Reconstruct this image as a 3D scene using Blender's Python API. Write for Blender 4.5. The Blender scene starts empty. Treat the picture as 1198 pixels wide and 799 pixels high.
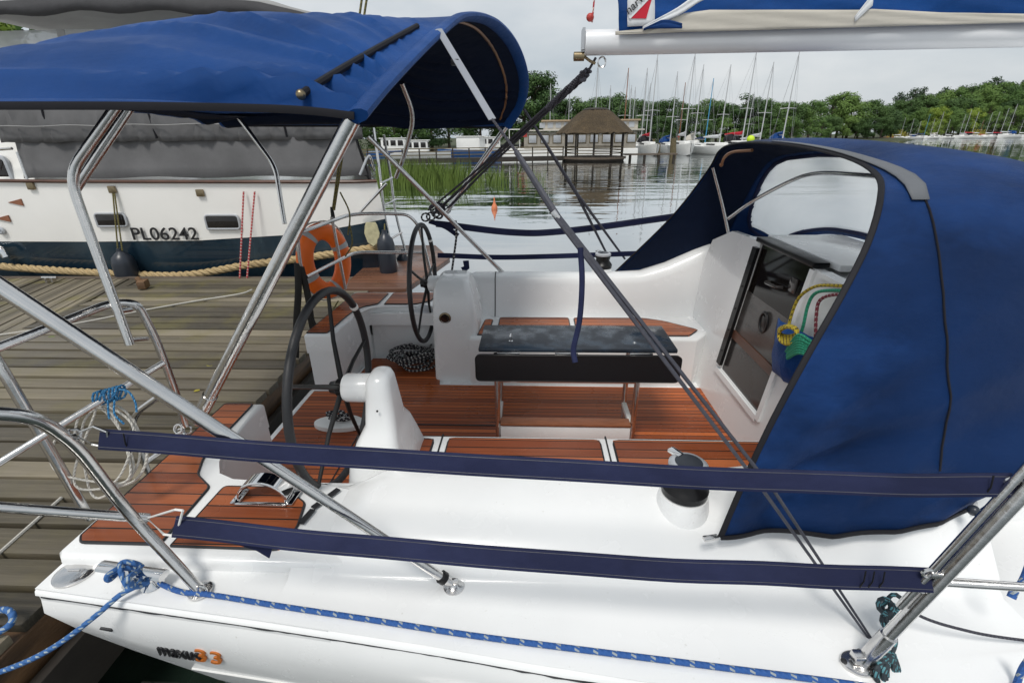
import bpy, bmesh, math, random
from mathutils import Vector, Matrix
random.seed(7)
S = bpy.context.scene
COL = S.collection
R = math.radians
V = Vector
# ------------------------------------------------------------------ camera maths
FPX = 560.0; CAMH = 2.45
_psi = R(2.5); _p = math.atan(240.5/560); _rho = R(0.6)
_fh = V((-math.sin(_psi), math.cos(_psi), 0))
FW = _fh*math.cos(_p) + V((0,0,-math.sin(_p)))
_r0 = V((math.cos(_psi), math.sin(_psi), 0))
_u0 = _fh*math.sin(_p) + V((0,0,math.cos(_p)))
RT = _r0*math.cos(_rho) - _u0*math.sin(_rho)
UP = _u0*math.cos(_rho) + _r0*math.sin(_rho)
EYE = V((0,0,CAMH))
def W(u, v, x=None, y=None, z=None, d=None):
    """point seen at photo pixel (u, v) lying on the plane x=, y=, z= or at depth d"""
    D = FW + RT*((u-599)/FPX) - UP*((v-399.5)/FPX)
    if d is not None: t = d
    elif x is not None: t = x/D.x
    elif y is not None: t = y/D.y
    else: t = (z-CAMH)/D.z
    return EYE + D*t
def lerp(a, b, t): return a + (b-a)*t
def interp(tab, x):
    if x <= tab[0][0]: return tab[0][1]
    for (a, p), (b, q) in zip(tab, tab[1:]):
        if x <= b: return lerp(p, q, (x-a)/(b-a))
    return tab[-1][1]
def cat(pts, n=8, closed=False):
    """Catmull-Rom resample"""
    P = [V(p) for p in pts]
    if len(P) < 3: return P
    out = []
    m = len(P)
    for i in range(m if closed else m-1):
        p0 = P[(i-1) % m] if (closed or i > 0) else P[0]*2-P[1]
        p1 = P[i]; p2 = P[(i+1) % m]
        p3 = P[(i+2) % m] if (closed or i+2 < m) else P[-1]*2-P[-2]
        for k in range(n):
            t = k/n
            out.append(0.5*((2*p1)+(p2-p0)*t+(2*p0-5*p1+4*p2-p3)*t*t+(3*p1-p0-3*p2+p3)*t**3))
    if not closed: out.append(P[-1])
    return out
def roundcorner(pts, r=0.06, n=5):
    """polyline with its corners rounded (bent pipe)"""
    P = [V(p) for p in pts]; out = [P[0]]
    for i in range(1, len(P)-1):
        a = P[i-1]-P[i]; b = P[i+1]-P[i]
        k = min(r, a.length*.45, b.length*.45)
        s = P[i]+a.normalized()*k; e = P[i]+b.normalized()*k
        for j in range(n+1):
            t = j/n
            out.append(s*(1-t)**2+P[i]*2*t*(1-t)+e*t*t)
    out.append(P[-1]); return out
# ------------------------------------------------------------------ mesh builder
class MB:
    def __init__(s):
        s.bm = bmesh.new(); s.uv = s.bm.loops.layers.uv.new('UVMap')
    def face(s, vs, uvs=None):
        try: f = s.bm.faces.new(vs)
        except ValueError: return None
        if uvs:
            for l, u in zip(f.loops, uvs): l[s.uv].uv = u
        return f
    def box(s, c, size, rot=None, bevel=0):
        M = Matrix.Translation(V(c))
        if rot: M = M @ (rot.to_4x4() if isinstance(rot, Matrix) else Matrix.Rotation(rot, 4, 'Z'))
        M = M @ Matrix.Diagonal((size[0], size[1], size[2], 1))
        r = bmesh.ops.create_cube(s.bm, size=1, matrix=M)
        if bevel:
            es = list({e for v in r['verts'] for e in v.link_edges})
            bmesh.ops.bevel(s.bm, geom=es, offset=bevel, segments=2, affect='EDGES', profile=.5, clamp_overlap=True)
        return s
    def prism(s, poly, z0, z1, bevel=0, seg=3, bottom=True):
        a = [s.bm.verts.new((p[0], p[1], z0)) for p in poly]
        b = [s.bm.verts.new((p[0], p[1], z1)) for p in poly]
        n = len(poly)
        top = s.bm.faces.new(b); 
        if bottom: s.bm.faces.new(a[::-1])
        for i in range(n): s.bm.faces.new((a[i], a[(i+1) % n], b[(i+1) % n], b[i]))
        if bevel:
            es = [e for e in top.edges]
            bmesh.ops.bevel(s.bm, geom=es, offset=bevel, segments=seg, affect='EDGES', profile=.5, clamp_overlap=True)
        return s
    def slab(s, poly3, off):
        """3-D polygon thickened by the vector off"""
        off = V(off)
        a = [s.bm.verts.new(V(p)) for p in poly3]; b = [s.bm.verts.new(V(p)+off) for p in poly3]
        n = len(a)
        s.face(b); s.face(a[::-1])
        for i in range(n): s.face((a[i], a[(i+1) % n], b[(i+1) % n], b[i]))
        return s
    def tube(s, pts, r, n=8, closed=False, ell=None, caps=True):
        P = [V(p) for p in pts]; m = len(P)
        rs = r if isinstance(r, (list, tuple)) else [r]*m
        rings = []; L = 0; Ls = []
        up = None
        for i in range(m):
            if closed: T = P[(i+1) % m]-P[(i-1) % m]
            else: T = P[min(i+1, m-1)]-P[max(i-1, 0)]
            if T.length < 1e-9: T = V((0, 0, 1))
            T.normalize()
            if ell is not None:
                U = V(ell[2]); U = (U-T*U.dot(T)).normalized()
            else:
                if up is None:
                    up = V((0, 0, 1)) if abs(T.z) < .9 else V((1, 0, 0))
                up = (up-T*up.dot(T)); 
                if up.length < 1e-6: up = T.orthogonal()
                up.normalize(); U = up
            B = T.cross(U)
            if i: L += (P[i]-P[i-1]).length
            Ls.append(L)
            ring = []
            for k in range(n):
                a = 2*math.pi*k/n
                if ell is not None:
                    ca, sa_ = math.cos(a), math.sin(a)
                    if len(ell) > 3: ca = math.copysign(abs(ca)**ell[3], ca); sa_ = math.copysign(abs(sa_)**ell[3], sa_)
                    o = B*(ca*ell[0])+U*(sa_*ell[1])
                else: o = (B*math.cos(a)+U*math.sin(a))*rs[i]
                ring.append(s.bm.verts.new(P[i]+o))
            rings.append(ring)
        for i in range(m if closed else m-1):
            A = rings[i]; Bq = rings[(i+1) % m]
            la = Ls[i]; lb = Ls[i+1] if i+1 < m else L+(P[0]-P[-1]).length
            for k in range(n):
                k2 = (k+1) % n
                s.face((A[k], A[k2], Bq[k2], Bq[k]), ((la, k/n), (la, (k+1)/n), (lb, (k+1)/n), (lb, k/n)))
        if caps and not closed:
            s.face(rings[0][::-1]); s.face(rings[-1])
        return s
    def grid(s, rows, close=False, uvs=None):
        g = [[s.bm.verts.new(V(p)) for p in r] for r in rows]
        for i in range(len(g)-1):
            for j in range(len(g[i])-1):
                s.face((g[i][j], g[i][j+1], g[i+1][j+1], g[i+1][j]))
        return g
    def lathe(s, prof, c=(0,0,0), axis='Z', n=20):
        c = V(c); rings = []
        for (r, h) in prof:
            ring = []
            for k in range(n):
                a = 2*math.pi*k/n
                o = V((math.cos(a)*r, math.sin(a)*r, h))
                if axis == 'X': o = V((o.z, o.x, o.y))
                elif axis == 'Y': o = V((o.y, o.z, o.x))
                elif isinstance(axis, Matrix): o = axis @ o
                ring.append(s.bm.verts.new(c+o))
            rings.append(ring)
        for A, B in zip(rings, rings[1:]):
            for k in range(n): s.face((A[k], A[(k+1) % n], B[(k+1) % n], B[k]))
        s.face(rings[0][::-1]); s.face(rings[-1])
        return s
    def ball(s, c, r, n=10, sc=(1,1,1)):
        M = Matrix.Translation(V(c)) @ Matrix.Diagonal((r*sc[0], r*sc[1], r*sc[2], 1))
        bmesh.ops.create_uvsphere(s.bm, u_segments=n, v_segments=max(6, n*2//3), radius=1, matrix=M)
        return s
    def build(s, name, mat, parent=None, sharp=38, fix=True, solid=0):
        if fix: bmesh.ops.recalc_face_normals(s.bm, faces=s.bm.faces[:])
        me = bpy.data.meshes.new(name)
        for f in s.bm.faces: f.smooth = True
        s.bm.to_mesh(me); s.bm.free()
        if sharp: me.set_sharp_from_angle(angle=R(sharp))
        me.materials.append(mat)
        o = bpy.data.objects.new(name, me); COL.objects.link(o)
        if parent:
            o.parent = parent
            w = V((0,0,0)); q = parent
            while q: w = w+q.location; q = q.parent
            o.location = -w
        if solid:
            m = o.modifiers.new('thick', 'SOLIDIFY'); m.thickness = solid; m.offset = 0
        return o
def tag(o, label, cat_=None, group=None, kind=None):
    if label: o['label'] = label
    if cat_: o['category'] = cat_
    if group: o['group'] = group
    if kind: o['kind'] = kind
    return o
def thing(name, loc, label, cat_, group=None):
    o = bpy.data.objects.new(name, None); COL.objects.link(o); o.location = V(loc)
    o.empty_display_size = .2
    return tag(o, label, cat_, group)
def copy_tree(o, parent=None):
    c = o.copy(); COL.objects.link(c)
    if parent: c.parent = parent
    for ch in [q for q in bpy.data.objects if q.parent == o]: copy_tree(ch, c)
    return c
def textobj(txt, size, name, mat, parent, M, extrude=.001, shear=0, squeeze=1):
    cu = bpy.data.curves.new(name, 'FONT'); cu.body = txt; cu.size = size; cu.extrude = extrude; cu.shear = shear
    cu.offset = .003 if size > .2 else 0
    t = bpy.data.objects.new('tmp', cu); COL.objects.link(t)
    dg = bpy.context.evaluated_depsgraph_get()
    me = bpy.data.meshes.new_from_object(t.evaluated_get(dg))
    bpy.data.objects.remove(t)
    me.transform(Matrix.Diagonal((squeeze, 1, 1, 1))); me.transform(M); me.materials.clear(); me.materials.append(mat)
    o = bpy.data.objects.new(name, me); COL.objects.link(o)
    o.parent = parent
    w = V((0,0,0)); q = parent
    while q: w = w+q.location; q = q.parent
    o.location = -w
    return o
# ------------------------------------------------------------------ materials
class NT:
    def __init__(s, name):
        s.m = bpy.data.materials.new(name); s.m.use_nodes = True; s.t = s.m.node_tree
        s.b = s.t.nodes['Principled BSDF']
    def n(s, typ, **kw):
        nd = s.t.nodes.new(typ)
        for k, v in kw.items():
            if k.startswith('i_'):
                key = k[2:]
                key = int(key) if key.isdigit() else key.replace('_', ' ')
                sock = nd.inputs[key]
                if hasattr(v, 'is_linked') or isinstance(v, bpy.types.NodeSocket): s.t.links.new(v, sock)
                else: sock.default_value = v
            else: setattr(nd, k, v)
        return nd
    def math(s, op, a, b=0.0, c=None):
        kw = dict(operation=op, i_0=a, i_1=b)
        if c is not None: kw['i_2'] = c
        return s.n('ShaderNodeMath', **kw).outputs[0]
    def ramp(s, f, stops):
        nd = s.n('ShaderNodeValToRGB', i_0=f); cr = nd.color_ramp
        cr.elements[0].position = stops[0][0]; cr.elements[0].color = (*stops[0][1], 1)
        cr.elements[1].position = stops[1][0]; cr.elements[1].color = (*stops[1][1], 1)
        for p, c in stops[2:]:
            e = cr.elements.new(p); e.color = (*c, 1)
        return nd.outputs[0]
    def mix(s, f, a, b):
        nd = s.t.nodes.new('ShaderNodeMix'); nd.data_type = 'RGBA'
        for sock, v in ((nd.inputs[0], f), (nd.inputs[6], a), (nd.inputs[7], b)):
            if isinstance(v, bpy.types.NodeSocket): s.t.links.new(v, sock)
            elif isinstance(v, (int, float)): sock.default_value = v
            else: sock.default_value = (*v[:3], 1)
        return nd.outputs[2]
    def pos(s, stretch=None):
        o = s.n('ShaderNodeTexCoord').outputs['Object']
        if stretch:
            o = s.n('ShaderNodeMapping', i_0=o, i_3=stretch).outputs[0]
        return o
    def noise(s, scale, detail=3, vec=None, stretch=None, rough=.5):
        v = vec if vec is not None else s.pos(stretch)
        return s.n('ShaderNodeTexNoise', i_Vector=v, i_Scale=scale, i_Detail=detail, i_Roughness=rough).outputs[0]
    def set(s, k, v):
        sock = s.b.inputs[k]
        if isinstance(v, bpy.types.NodeSocket): s.t.links.new(v, sock)
        elif isinstance(v, (tuple, list)): sock.default_value = (*v[:3], 1)
        else: sock.default_value = v
    def bump(s, h, strength=.3, dist=.01):
        nd = s.n('ShaderNodeBump', i_Strength=strength, i_Distance=dist, i_Height=h)
        s.t.links.new(nd.outputs[0], s.b.inputs['Normal'])
def mk(name, base, rough=.5, metal=0, var=.12, vs=4, bump=0, bs=60, rvar=0, spec=.5, coat=0, stretch=None, alt=None):
    m = NT(name)
    c2 = alt if alt else tuple(max(0, c*(1-var)) for c in base)
    nz = m.noise(vs, 4, stretch=stretch)
    f = m.n('ShaderNodeMapRange', i_Value=nz, i_1=.3, i_2=.7).outputs[0]
    m.set('Base Color', m.mix(f, base, c2))
    m.set('Metallic', metal); m.set('Specular IOR Level', spec)
    if rvar:
        n2 = m.noise(vs*2.3, 4)
        m.set('Roughness', m.math('MULTIPLY_ADD', n2, rvar, max(0, rough-rvar/2)))
    else: m.set('Roughness', rough)
    if coat: m.set('Coat Weight', coat); m.set('Coat Roughness', .08)
    if bump: m.bump(m.noise(bs, 3, stretch=stretch), bump, .01)
    return m.m
M = {}
def gelcoat():
    m = NT('white gelcoat')
    n1 = m.noise(1.6, 5); n2 = m.noise(9, 4)
    f = m.n('ShaderNodeMapRange', i_Value=n1, i_1=.35, i_2=.75).outputs[0]
    c = m.mix(f, (.84, .85, .85), (.75, .765, .77))
    # scattered grime specks and water spots
    sp = m.noise(55, 2); spm = m.n('ShaderNodeMapRange', i_Value=sp, i_1=.71, i_2=.76).outputs[0]
    gr = m.math('MULTIPLY', spm, m.n('ShaderNodeMapRange', i_Value=n2, i_1=.45, i_2=.65).outputs[0])
    c = m.mix(m.math('MULTIPLY', gr, .45), c, (.42, .41, .36))
    m.set('Base Color', c)
    m.set('Roughness', m.math('MULTIPLY_ADD', n2, .25, .12))
    m.set('Coat Weight', .3); m.set('Coat Roughness', .06)
    drops = m.n('ShaderNodeTexVoronoi', i_Vector=m.pos(), i_Scale=95.0).outputs['Distance']
    dm = m.n('ShaderNodeMapRange', i_Value=drops, i_1=.0, i_2=.28, i_3=1.0, i_4=.0).outputs[0]
    msk = m.n('ShaderNodeMapRange', i_Value=m.noise(7, 3), i_1=.5, i_2=.6).outputs[0]
    m.bump(m.math('MULTIPLY', dm, msk), .25, .002)
    return m.m
M['gel'] = gelcoat()
M['steel'] = mk('polished stainless', (.72, .71, .70), .20, 1, .14, 9, .08, 45, .2)
M['chrome'] = mk('chrome', (.75, .75, .75), .07, 1, .06, 5, 0, 1, .06)
def teak(name, c1, c2, pitch, off=0.0, axis='Y'):
    m = NT(name)
    p = m.pos(); xyz = m.n('ShaderNodeSeparateXYZ', i_0=p)
    y = xyz.outputs[axis]
    t = m.math('DIVIDE', m.math('ADD', y, 20+off), pitch)
    fr = m.math('FRACT', t); idn = m.math('FLOOR', t)
    wn = m.n('ShaderNodeTexWhiteNoise', noise_dimensions='1D', i_W=idn).outputs['Value']
    st = (3, 60, 60) if axis == 'Y' else (60, 3, 60)
    g = m.noise(1.0, 5, stretch=st); g2 = m.noise(2.5, 4)
    f = m.math('ADD', m.math('MULTIPLY', wn, .7), m.math('MULTIPLY', g, .5))
    c = m.mix(m.n('ShaderNodeMapRange', i_Value=f, i_1=.25, i_2=.85).outputs[0], c1, c2)
    wet = m.n('ShaderNodeMapRange', i_Value=g2, i_1=.42, i_2=.62).outputs[0]
    c = m.mix(m.math('MULTIPLY', wet, .25), c, tuple(q*.45 for q in c1))
    gap = m.math('LESS_THAN', fr, .006/pitch)
    c = m.mix(gap, c, (.012, .011, .01))
    m.set('Base Color', c)
    m.set('Roughness', m.math('MULTIPLY_ADD', wet, -.22, .42))
    m.set('Specular IOR Level', .3)
    h = m.math('SUBTRACT', m.math('MULTIPLY', g, .3), gap)
    m.bump(h, .3, .003)
    return m.m
M['teak'] = teak('teak decking', (.47, .14, .05), (.20, .05, .018), .062)
M['teak_sole'] = teak('teak cockpit sole', (.52, .135, .036), (.23, .052, .015), .043)
M['railwood'] = mk('dark varnished rail', (.11, .05, .032), .4, 0, .4, 5)
M['oldteak'] = teak('wet old teak', (.21, .095, .055), (.12, .06, .04), .06)
M['teak_plain'] = mk('teak trim', (.30, .11, .05), .45, 0, .4, 6, .15, 40, stretch=(2, 20, 20))
def cloth(name, c, rough=.6, sheen=.0, weave=900, var=.16, coat=0, wrk=.35, fade=0):
    m = NT(name)
    n1 = m.noise(2.2, 5); n2 = m.noise(14, 4)
    f = m.n('ShaderNodeMapRange', i_Value=n1, i_1=.3, i_2=.7).outputs[0]
    cc = m.mix(f, c, tuple(q*(1-var) for q in c))
    if fade:
        n3 = m.noise(1.3, 6, stretch=(1.0, .8, 2.0), rough=.62)
        cc = m.mix(m.math('MULTIPLY', m.n('ShaderNodeMapRange', i_Value=n3, i_1=.47, i_2=.72).outputs[0], fade), cc, tuple(min(1, q*2.3+.008) for q in c))
    dust = m.n('ShaderNodeMapRange', i_Value=n2, i_1=.55, i_2=.8).outputs[0]
    m.set('Specular IOR Level', .12)
    cc = m.mix(m.math('MULTIPLY', dust, .07), cc, tuple(min(1, q*1.4+.03) for q in c))
    m.set('Base Color', cc); m.set('Roughness', m.math('MULTIPLY_ADD', n2, .25, rough-.12))
    m.set('Sheen Weight', 0)
    if sheen: m.set('Sheen Weight', sheen); m.set('Sheen Roughness', .35); m.set('Sheen Tint', tuple(min(1, q*3+.25) for q in c))
    h = m.math('ADD', m.math('MULTIPLY', m.noise(weave, 1), .12), m.math('MULTIPLY', m.noise(6, 4, stretch=(1, 2.2, 1.4)), 1.0))
    m.bump(h, wrk, .02)
    return m.m
M['blue'] = cloth('blue acrylic canvas', (.003, .046, .19), .48, .22, var=.3, wrk=.5, fade=.3)
M['hood'] = cloth('navy sprayhood canvas', (.003, .024, .098), .52, .12, var=.4, wrk=.6, fade=.6)
M['navy'] = cloth('dark navy webbing', (.014, .018, .052), .55, wrk=.4, var=.3, fade=.5)
M['hem'] = cloth('black hem tape', (.018, .018, .022), .6, wrk=.15)
M['greycanvas'] = cloth('grey boat canvas', (.15, .15, .155), .7, wrk=.25, var=.25)
M['greydark'] = cloth('dark grey canvas', (.075, .075, .08), .7, wrk=.6)
M['greylight'] = cloth('pale grey canvas', (.33, .33, .33), .7, wrk=.5)
M['greystrap'] = cloth('grey webbing', (.30, .32, .36), .55, wrk=.1)
M['chafe'] = cloth('grey chafe cloth', (.15, .16, .175), .5, wrk=.15)
M['undershade'] = cloth('dark navy lining', (.004, .010, .030), .7, wrk=.5)  # dark colour that paints in the shade beneath the blue canvas
M['cream'] = cloth('cream sail cloth', (.55, .52, .46), .7, wrk=.4)
M['whitecloth'] = cloth('white sail cloth', (.72, .74, .76), .7, wrk=.3)
M['redcloth'] = cloth('red sail badge', (.55, .03, .05), .6, wrk=.2)
M['black'] = mk('black plastic', (.010, .010, .011), .35, 0, .3, 6, rvar=.15, spec=.3)
M['rubber'] = mk('black rubber', (.02, .021, .024), .5, 0, .3, 9, .1, 80)
M['blackgloss'] = mk('black lacquer', (.006, .006, .008), .35, 0, .2, 5, rvar=.1)
def wettable():
    m = NT('wet slate table lid')
    n = m.noise(9, 5); f = m.n('ShaderNodeMapRange', i_Value=n, i_1=.42, i_2=.58).outputs[0]
    m.set('Base Color', m.mix(f, (.026, .04, .06), (.014, .019, .028)))
    m.set('Roughness', m.math('MULTIPLY_ADD', f, .3, .16))
    m.bump(f, .25, .003)
    return m.m
M['wet'] = wettable()
M['smoke'] = mk('smoked acrylic', (.009, .007, .006), .06, 0, .3, 5, spec=.25)
M['frost'] = mk('grey translucent acrylic', (.075, .069, .066), .2, 0, .5, 5, rvar=.1, stretch=(1, 1, 3))
M['frostdark'] = mk('dark grey acrylic', (.05, .046, .045), .14, 0, .35, 4)
M['white'] = mk('white paint', (.78, .78, .76), .35, 0, .06, 3)
M['hullwhite'] = mk('white topsides', (.88, .87, .84), .22, 0, .05, 2, coat=.3)
def navyhull():
    m = NT('dark blue hull paint')
    n = m.noise(1.6, 5, stretch=(1.2, 1, .35))
    f = m.n('ShaderNodeMapRange', i_Value=n, i_1=.4, i_2=.7).outputs[0]
    m.set('Base Color', m.mix(f, (.012, .03, .05), (.035, .065, .09))); m.set('Roughness', m.math('MULTIPLY_ADD', f, .2, .12))
    m.set('Coat Weight', .4)
    return m.m
M['navyhull'] = navyhull()
M['glassdark'] = mk('dark window glass', (.02, .018, .018), .06, 0, .3, 4)
M['frame'] = mk('pale grey window frame', (.5, .52, .55), .3, .3, .1, 6)
def vinyl():
    m = NT('milky clear vinyl window')
    n = m.noise(4, 3, stretch=(1, 3, 1)); st = m.noise(2.0, 4, stretch=(6, 1, 1))
    c = m.mix(m.n('ShaderNodeMapRange', i_Value=st, i_1=.4, i_2=.7).outputs[0], (.93, .95, .96), (.86, .89, .91))
    tl = m.n('ShaderNodeBsdfTranslucent', i_Color=c); df = m.n('ShaderNodeBsdfDiffuse', i_Color=c); gl = m.n('ShaderNodeBsdfGlossy', i_Roughness=.12); tr = m.n('ShaderNodeBsdfTransparent')
    a = m.n('ShaderNodeMixShader', i_0=.3); b = m.n('ShaderNodeMixShader', i_0=.45); d = m.n('ShaderNodeMixShader', i_0=.07)
    L_ = m.t.links.new
    L_(tl.outputs[0], a.inputs[1]); L_(df.outputs[0], a.inputs[2]); L_(a.outputs[0], b.inputs[1]); L_(tr.outputs[0], b.inputs[2]); L_(b.outputs[0], d.inputs[1]); L_(gl.outputs[0], d.inputs[2])
    L_(d.outputs[0], m.t.nodes['Material Output'].inputs[0])
    return m.m
M['vinyl'] = vinyl()
def ropemat(name, c, fleck=None, twist=40, period=.05, fr=.35, n=2):
    m = NT(name)
    uv = m.n('ShaderNodeUVMap').outputs[0]; xyz = m.n('ShaderNodeSeparateXYZ', i_0=uv)
    u, v = xyz.outputs[0], xyz.outputs[1]
    st = m.math('FRACT', m.math('ADD', m.math('MULTIPLY', u, twist), m.math('MULTIPLY', v, n)))
    wv = m.math('ABSOLUTE', m.math('SUBTRACT', st, .5))
    nz = m.noise(60, 3)
    col = m.mix(m.math('MULTIPLY', nz, .5), c, tuple(q*.5 for q in c))
    if fleck:
        a = m.math('LESS_THAN', m.math('FRACT', m.math('DIVIDE', u, period)), fr)
        b = m.math('LESS_THAN', m.math('FRACT', m.math('ADD', m.math('MULTIPLY', v, 4), m.math('MULTIPLY', u, twist*.6))), .5)
        col = m.mix(m.math('MULTIPLY', a, b), col, fleck)
    else:
        col = m.mix(m.n('ShaderNodeMapRange', i_Value=wv, i_1=.0, i_2=.12, i_3=.6, i_4=0.).outputs[0], col, tuple(q*.35 for q in c))
    m.set('Base Color', col); m.set('Roughness', .75)
    m.bump(wv, .8, .006)
    return m.m
M['rope_blue'] = ropemat('blue mooring rope', (.022, .10, .34), (.30, .34, .36), 60, .052, .26)
M['rope_blue_pale'] = ropemat('worn blue mooring rope', (.04, .14, .38), (.33, .40, .44), 50, .035, .35)
M['rope_thin_blue'] = ropemat('thin bright blue cord', (.02, .16, .36), (.1, .35, .6), 90, .02, .4)
M['webline'] = mk('grey blue sheathed line', (.05, .052, .07), .5, 0, .3, 40, .2, 300)
M['rope_white'] = ropemat('white rope', (.62, .6, .55), None, 60)
M['rope_manila'] = ropemat('manila fender rope', (.50, .37, .19), None, 9, n=3)
M['rope_black'] = ropemat('black and white rope', (.02, .02, .025), (.6, .6, .58), 60, .03, .35)
M['rope_dark'] = ropemat('dark braided rope', (.04, .04, .055), (.075, .075, .095), 80, .012, .4)
M['rope_red'] = ropemat('red and white cord', (.5, .04, .05), (.7, .66, .6), 60, .04, .45)
M['rope_yellow'] = ropemat('yellow and black rope', (.55, .42, .03), (.02, .02, .02), 60, .03, .4)
M['rope_green'] = ropemat('green rope', (.02, .30, .17), (.04, .42, .26), 80, .02, .3)
M['rope_teal'] = ropemat('teal and black rope', (.03, .045, .055), (.09, .26, .30), 60, .03, .45)
M['rope_maroon'] = ropemat('maroon fleck rope', (.22, .03, .05), (.5, .45, .42), 70, .025, .3)
M['rope_olive'] = ropemat('olive rope', (.20, .17, .05), (.05, .05, .03), 60, .03, .4)
M['wire'] = mk('stainless wire', (.5, .5, .5), .3, 1, .2, 30)
M['orange'] = mk('orange buoy plastic', (.95, .17, .012), .45, 0, .15, 7, .05, 30)
M['reflect'] = mk('reflective tape', (.42, .44, .45), .35, 0, .12, 14)
M['fender'] = mk('dark fender vinyl', (.022, .028, .04), .35, 0, .25, 6, rvar=.15)
def jettymat(name, axis='Y', ang=0):
    m = NT(name)
    p = m.pos()
    if ang: p = m.n('ShaderNodeMapping', i_0=p, i_2=(0, 0, -ang)).outputs[0]
    xyz = m.n('ShaderNodeSeparateXYZ', i_0=p)
    idn = m.math('FLOOR', m.math('DIVIDE', m.math('ADD', xyz.outputs['Y'], 2.2 if not ang else 20.0), .168 if not ang else .145))
    wn = m.n('ShaderNodeTexWhiteNoise', noise_dimensions='1D', i_W=idn).outputs['Value']
    st = m.n('ShaderNodeMapping', i_0=p, i_3=(1.6, 45, 20)).outputs[0]
    g = m.noise(1.0, 6, vec=st, rough=.65)
    big = m.noise(.9, 4); moss = m.noise(3.2, 5)
    f = m.math('ADD', m.math('MULTIPLY', wn, .6), m.math('MULTIPLY', g, .5))
    c = m.ramp(f, [(.22, (.034, .029, .020)), (.78, (.25, .216, .155)), (.5, (.118, .101, .07))])
    mo = m.n('ShaderNodeMapRange', i_Value=moss, i_1=.5, i_2=.72).outputs[0]
    far = m.n('ShaderNodeMapRange', i_Value=m.n('ShaderNodeSeparateXYZ', i_0=m.pos()).outputs['Y'], i_1=3.0, i_2=6.0).outputs[0]
    c = m.mix(m.math('MULTIPLY', mo, m.math('MULTIPLY_ADD', far, .55, .22)), c, (.17, .15, .035))
    dk = m.n('ShaderNodeMapRange', i_Value=big, i_1=.45, i_2=.68).outputs[0]
    c = m.mix(m.math('MULTIPLY', dk, .45), c, (.06, .05, .042))
    m.set('Base Color', c); m.set('Roughness', m.math('MULTIPLY_ADD', dk, -.3, .62))
    m.bump(g, .55, .008)
    return m.m
M['jetty'] = jettymat('weathered jetty boards')
M['beam'] = mk('wet brown timber', (.22, .12, .055), .5, 0, .6, 2.5, .4, 25, stretch=(1, 1, 6), alt=(.06, .035, .02))
M['pile'] = mk('old mossy pile', (.16, .12, .07), .8, 0, .5, 5, .5, 20, alt=(.08, .07, .03))
M['oldwood'] = mk('grey brown wood', (.13, .10, .075), .75, 0, .4, 4, .3, 25)
M['darkwood'] = mk('dark wet wood', (.035, .028, .022), .7, 0, .4, 4, .3, 25)
def thatch():
    m = NT('reed thatch')
    g = m.noise(1.0, 6, stretch=(9, 9, 1.2), rough=.7); b = m.noise(1.2, 4)
    f = m.math('ADD', m.math('MULTIPLY', g, .7), m.math('MULTIPLY', b, .4))
    m.set('Base Color', m.ramp(f, [(.3, (.03, .021, .012)), (.75, (.13, .09, .047)), (.55, (.072, .051, .028))])); m.set('Roughness', .95)
    m.bump(g, 1.0, .15)
    return m.m
M['thatch'] = thatch()
def leaves(name, a, b):
    m = NT(name)
    rnd = m.n('ShaderNodeObjectInfo').outputs['Random']
    n1 = m.noise(.9, 4); n2 = m.noise(6, 3)
    f = m.math('ADD', m.math('MULTIPLY', n1, .5), m.math('ADD', m.math('MULTIPLY', rnd, .45), m.math('MULTIPLY', n2, .3)))
    m.set('Base Color', m.mix(m.n('ShaderNodeMapRange', i_Value=f, i_1=.3, i_2=.95).outputs[0], a, b)); m.set('Roughness', .65)
    m.set('Specular IOR Level', .25)
    return m.m
M['leaf_dark'] = leaves('dark leaves', (.035, .075, .022), (.085, .15, .042))
M['leaf_mid'] = leaves('green leaves', (.06, .125, .03), (.15, .235, .055))
M['leaf_lime'] = leaves('light green leaves', (.14, .22, .03), (.25, .33, .05))
M['leaf_pine'] = leaves('pine needles', (.025, .05, .026), (.05, .085, .04))
M['bush_yellow'] = leaves('yellow bush leaves', (.28, .26, .03), (.36, .30, .05))
M['reed'] = leaves('reed blades', (.10, .16, .03), (.22, .28, .07))
M['bark'] = mk('bark', (.09, .07, .05), .9, 0, .4, 6, .6, 15)
M['ground'] = mk('bank earth and grass', (.04, .065, .022), .9, 0, .4, .2, .3, 2, alt=(.06, .055, .03))
M['hbwall'] = mk('weathered pale wall', (.36, .33, .28), .7, 0, .3, 1.5)
M['tan'] = mk('tan roof', (.45, .33, .21), .7, 0, .15, 1)
M['paintblue'] = mk('blue paint', (.03, .12, .36), .5, 0, .2, 3)
M['paintred'] = mk('red paint', (.5, .05, .04), .5, 0, .2, 3)
M['lime'] = mk('fluorescent yellow plastic', (.55, .75, .02), .5, 0, .1, 3)
M['coral'] = mk('faded coral buoy', (.72, .22, .10), .6, 0, .2, 20)
M['mast'] = mk('mast alloy', (.52, .53, .54), .35, .3, .1, 2)
M['mastblue'] = mk('blue mast', (.05, .28, .5), .4, 0, .1, 2)
M['mastbrown'] = mk('varnished mast', (.25, .10, .05), .4, 0, .1, 2)
M['boomalloy'] = mk('boom alloy', (.80, .81, .83), .34, .15, .06, 3, rvar=.1)
M['ink'] = mk('black lettering', (.012, .012, .014), .4)
M['inkorange'] = mk('orange lettering', (.45, .13, .02), .4)
M['brass'] = mk('weathered bronze', (.30, .24, .15), .35, .9, .3, 20)
M['copper'] = mk('copper brown tube', (.32, .16, .08), .35, .6, .2, 12)
M['crest'] = mk('cream crest paint', (.62, .58, .36), .6, 0, .35, 14)
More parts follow.
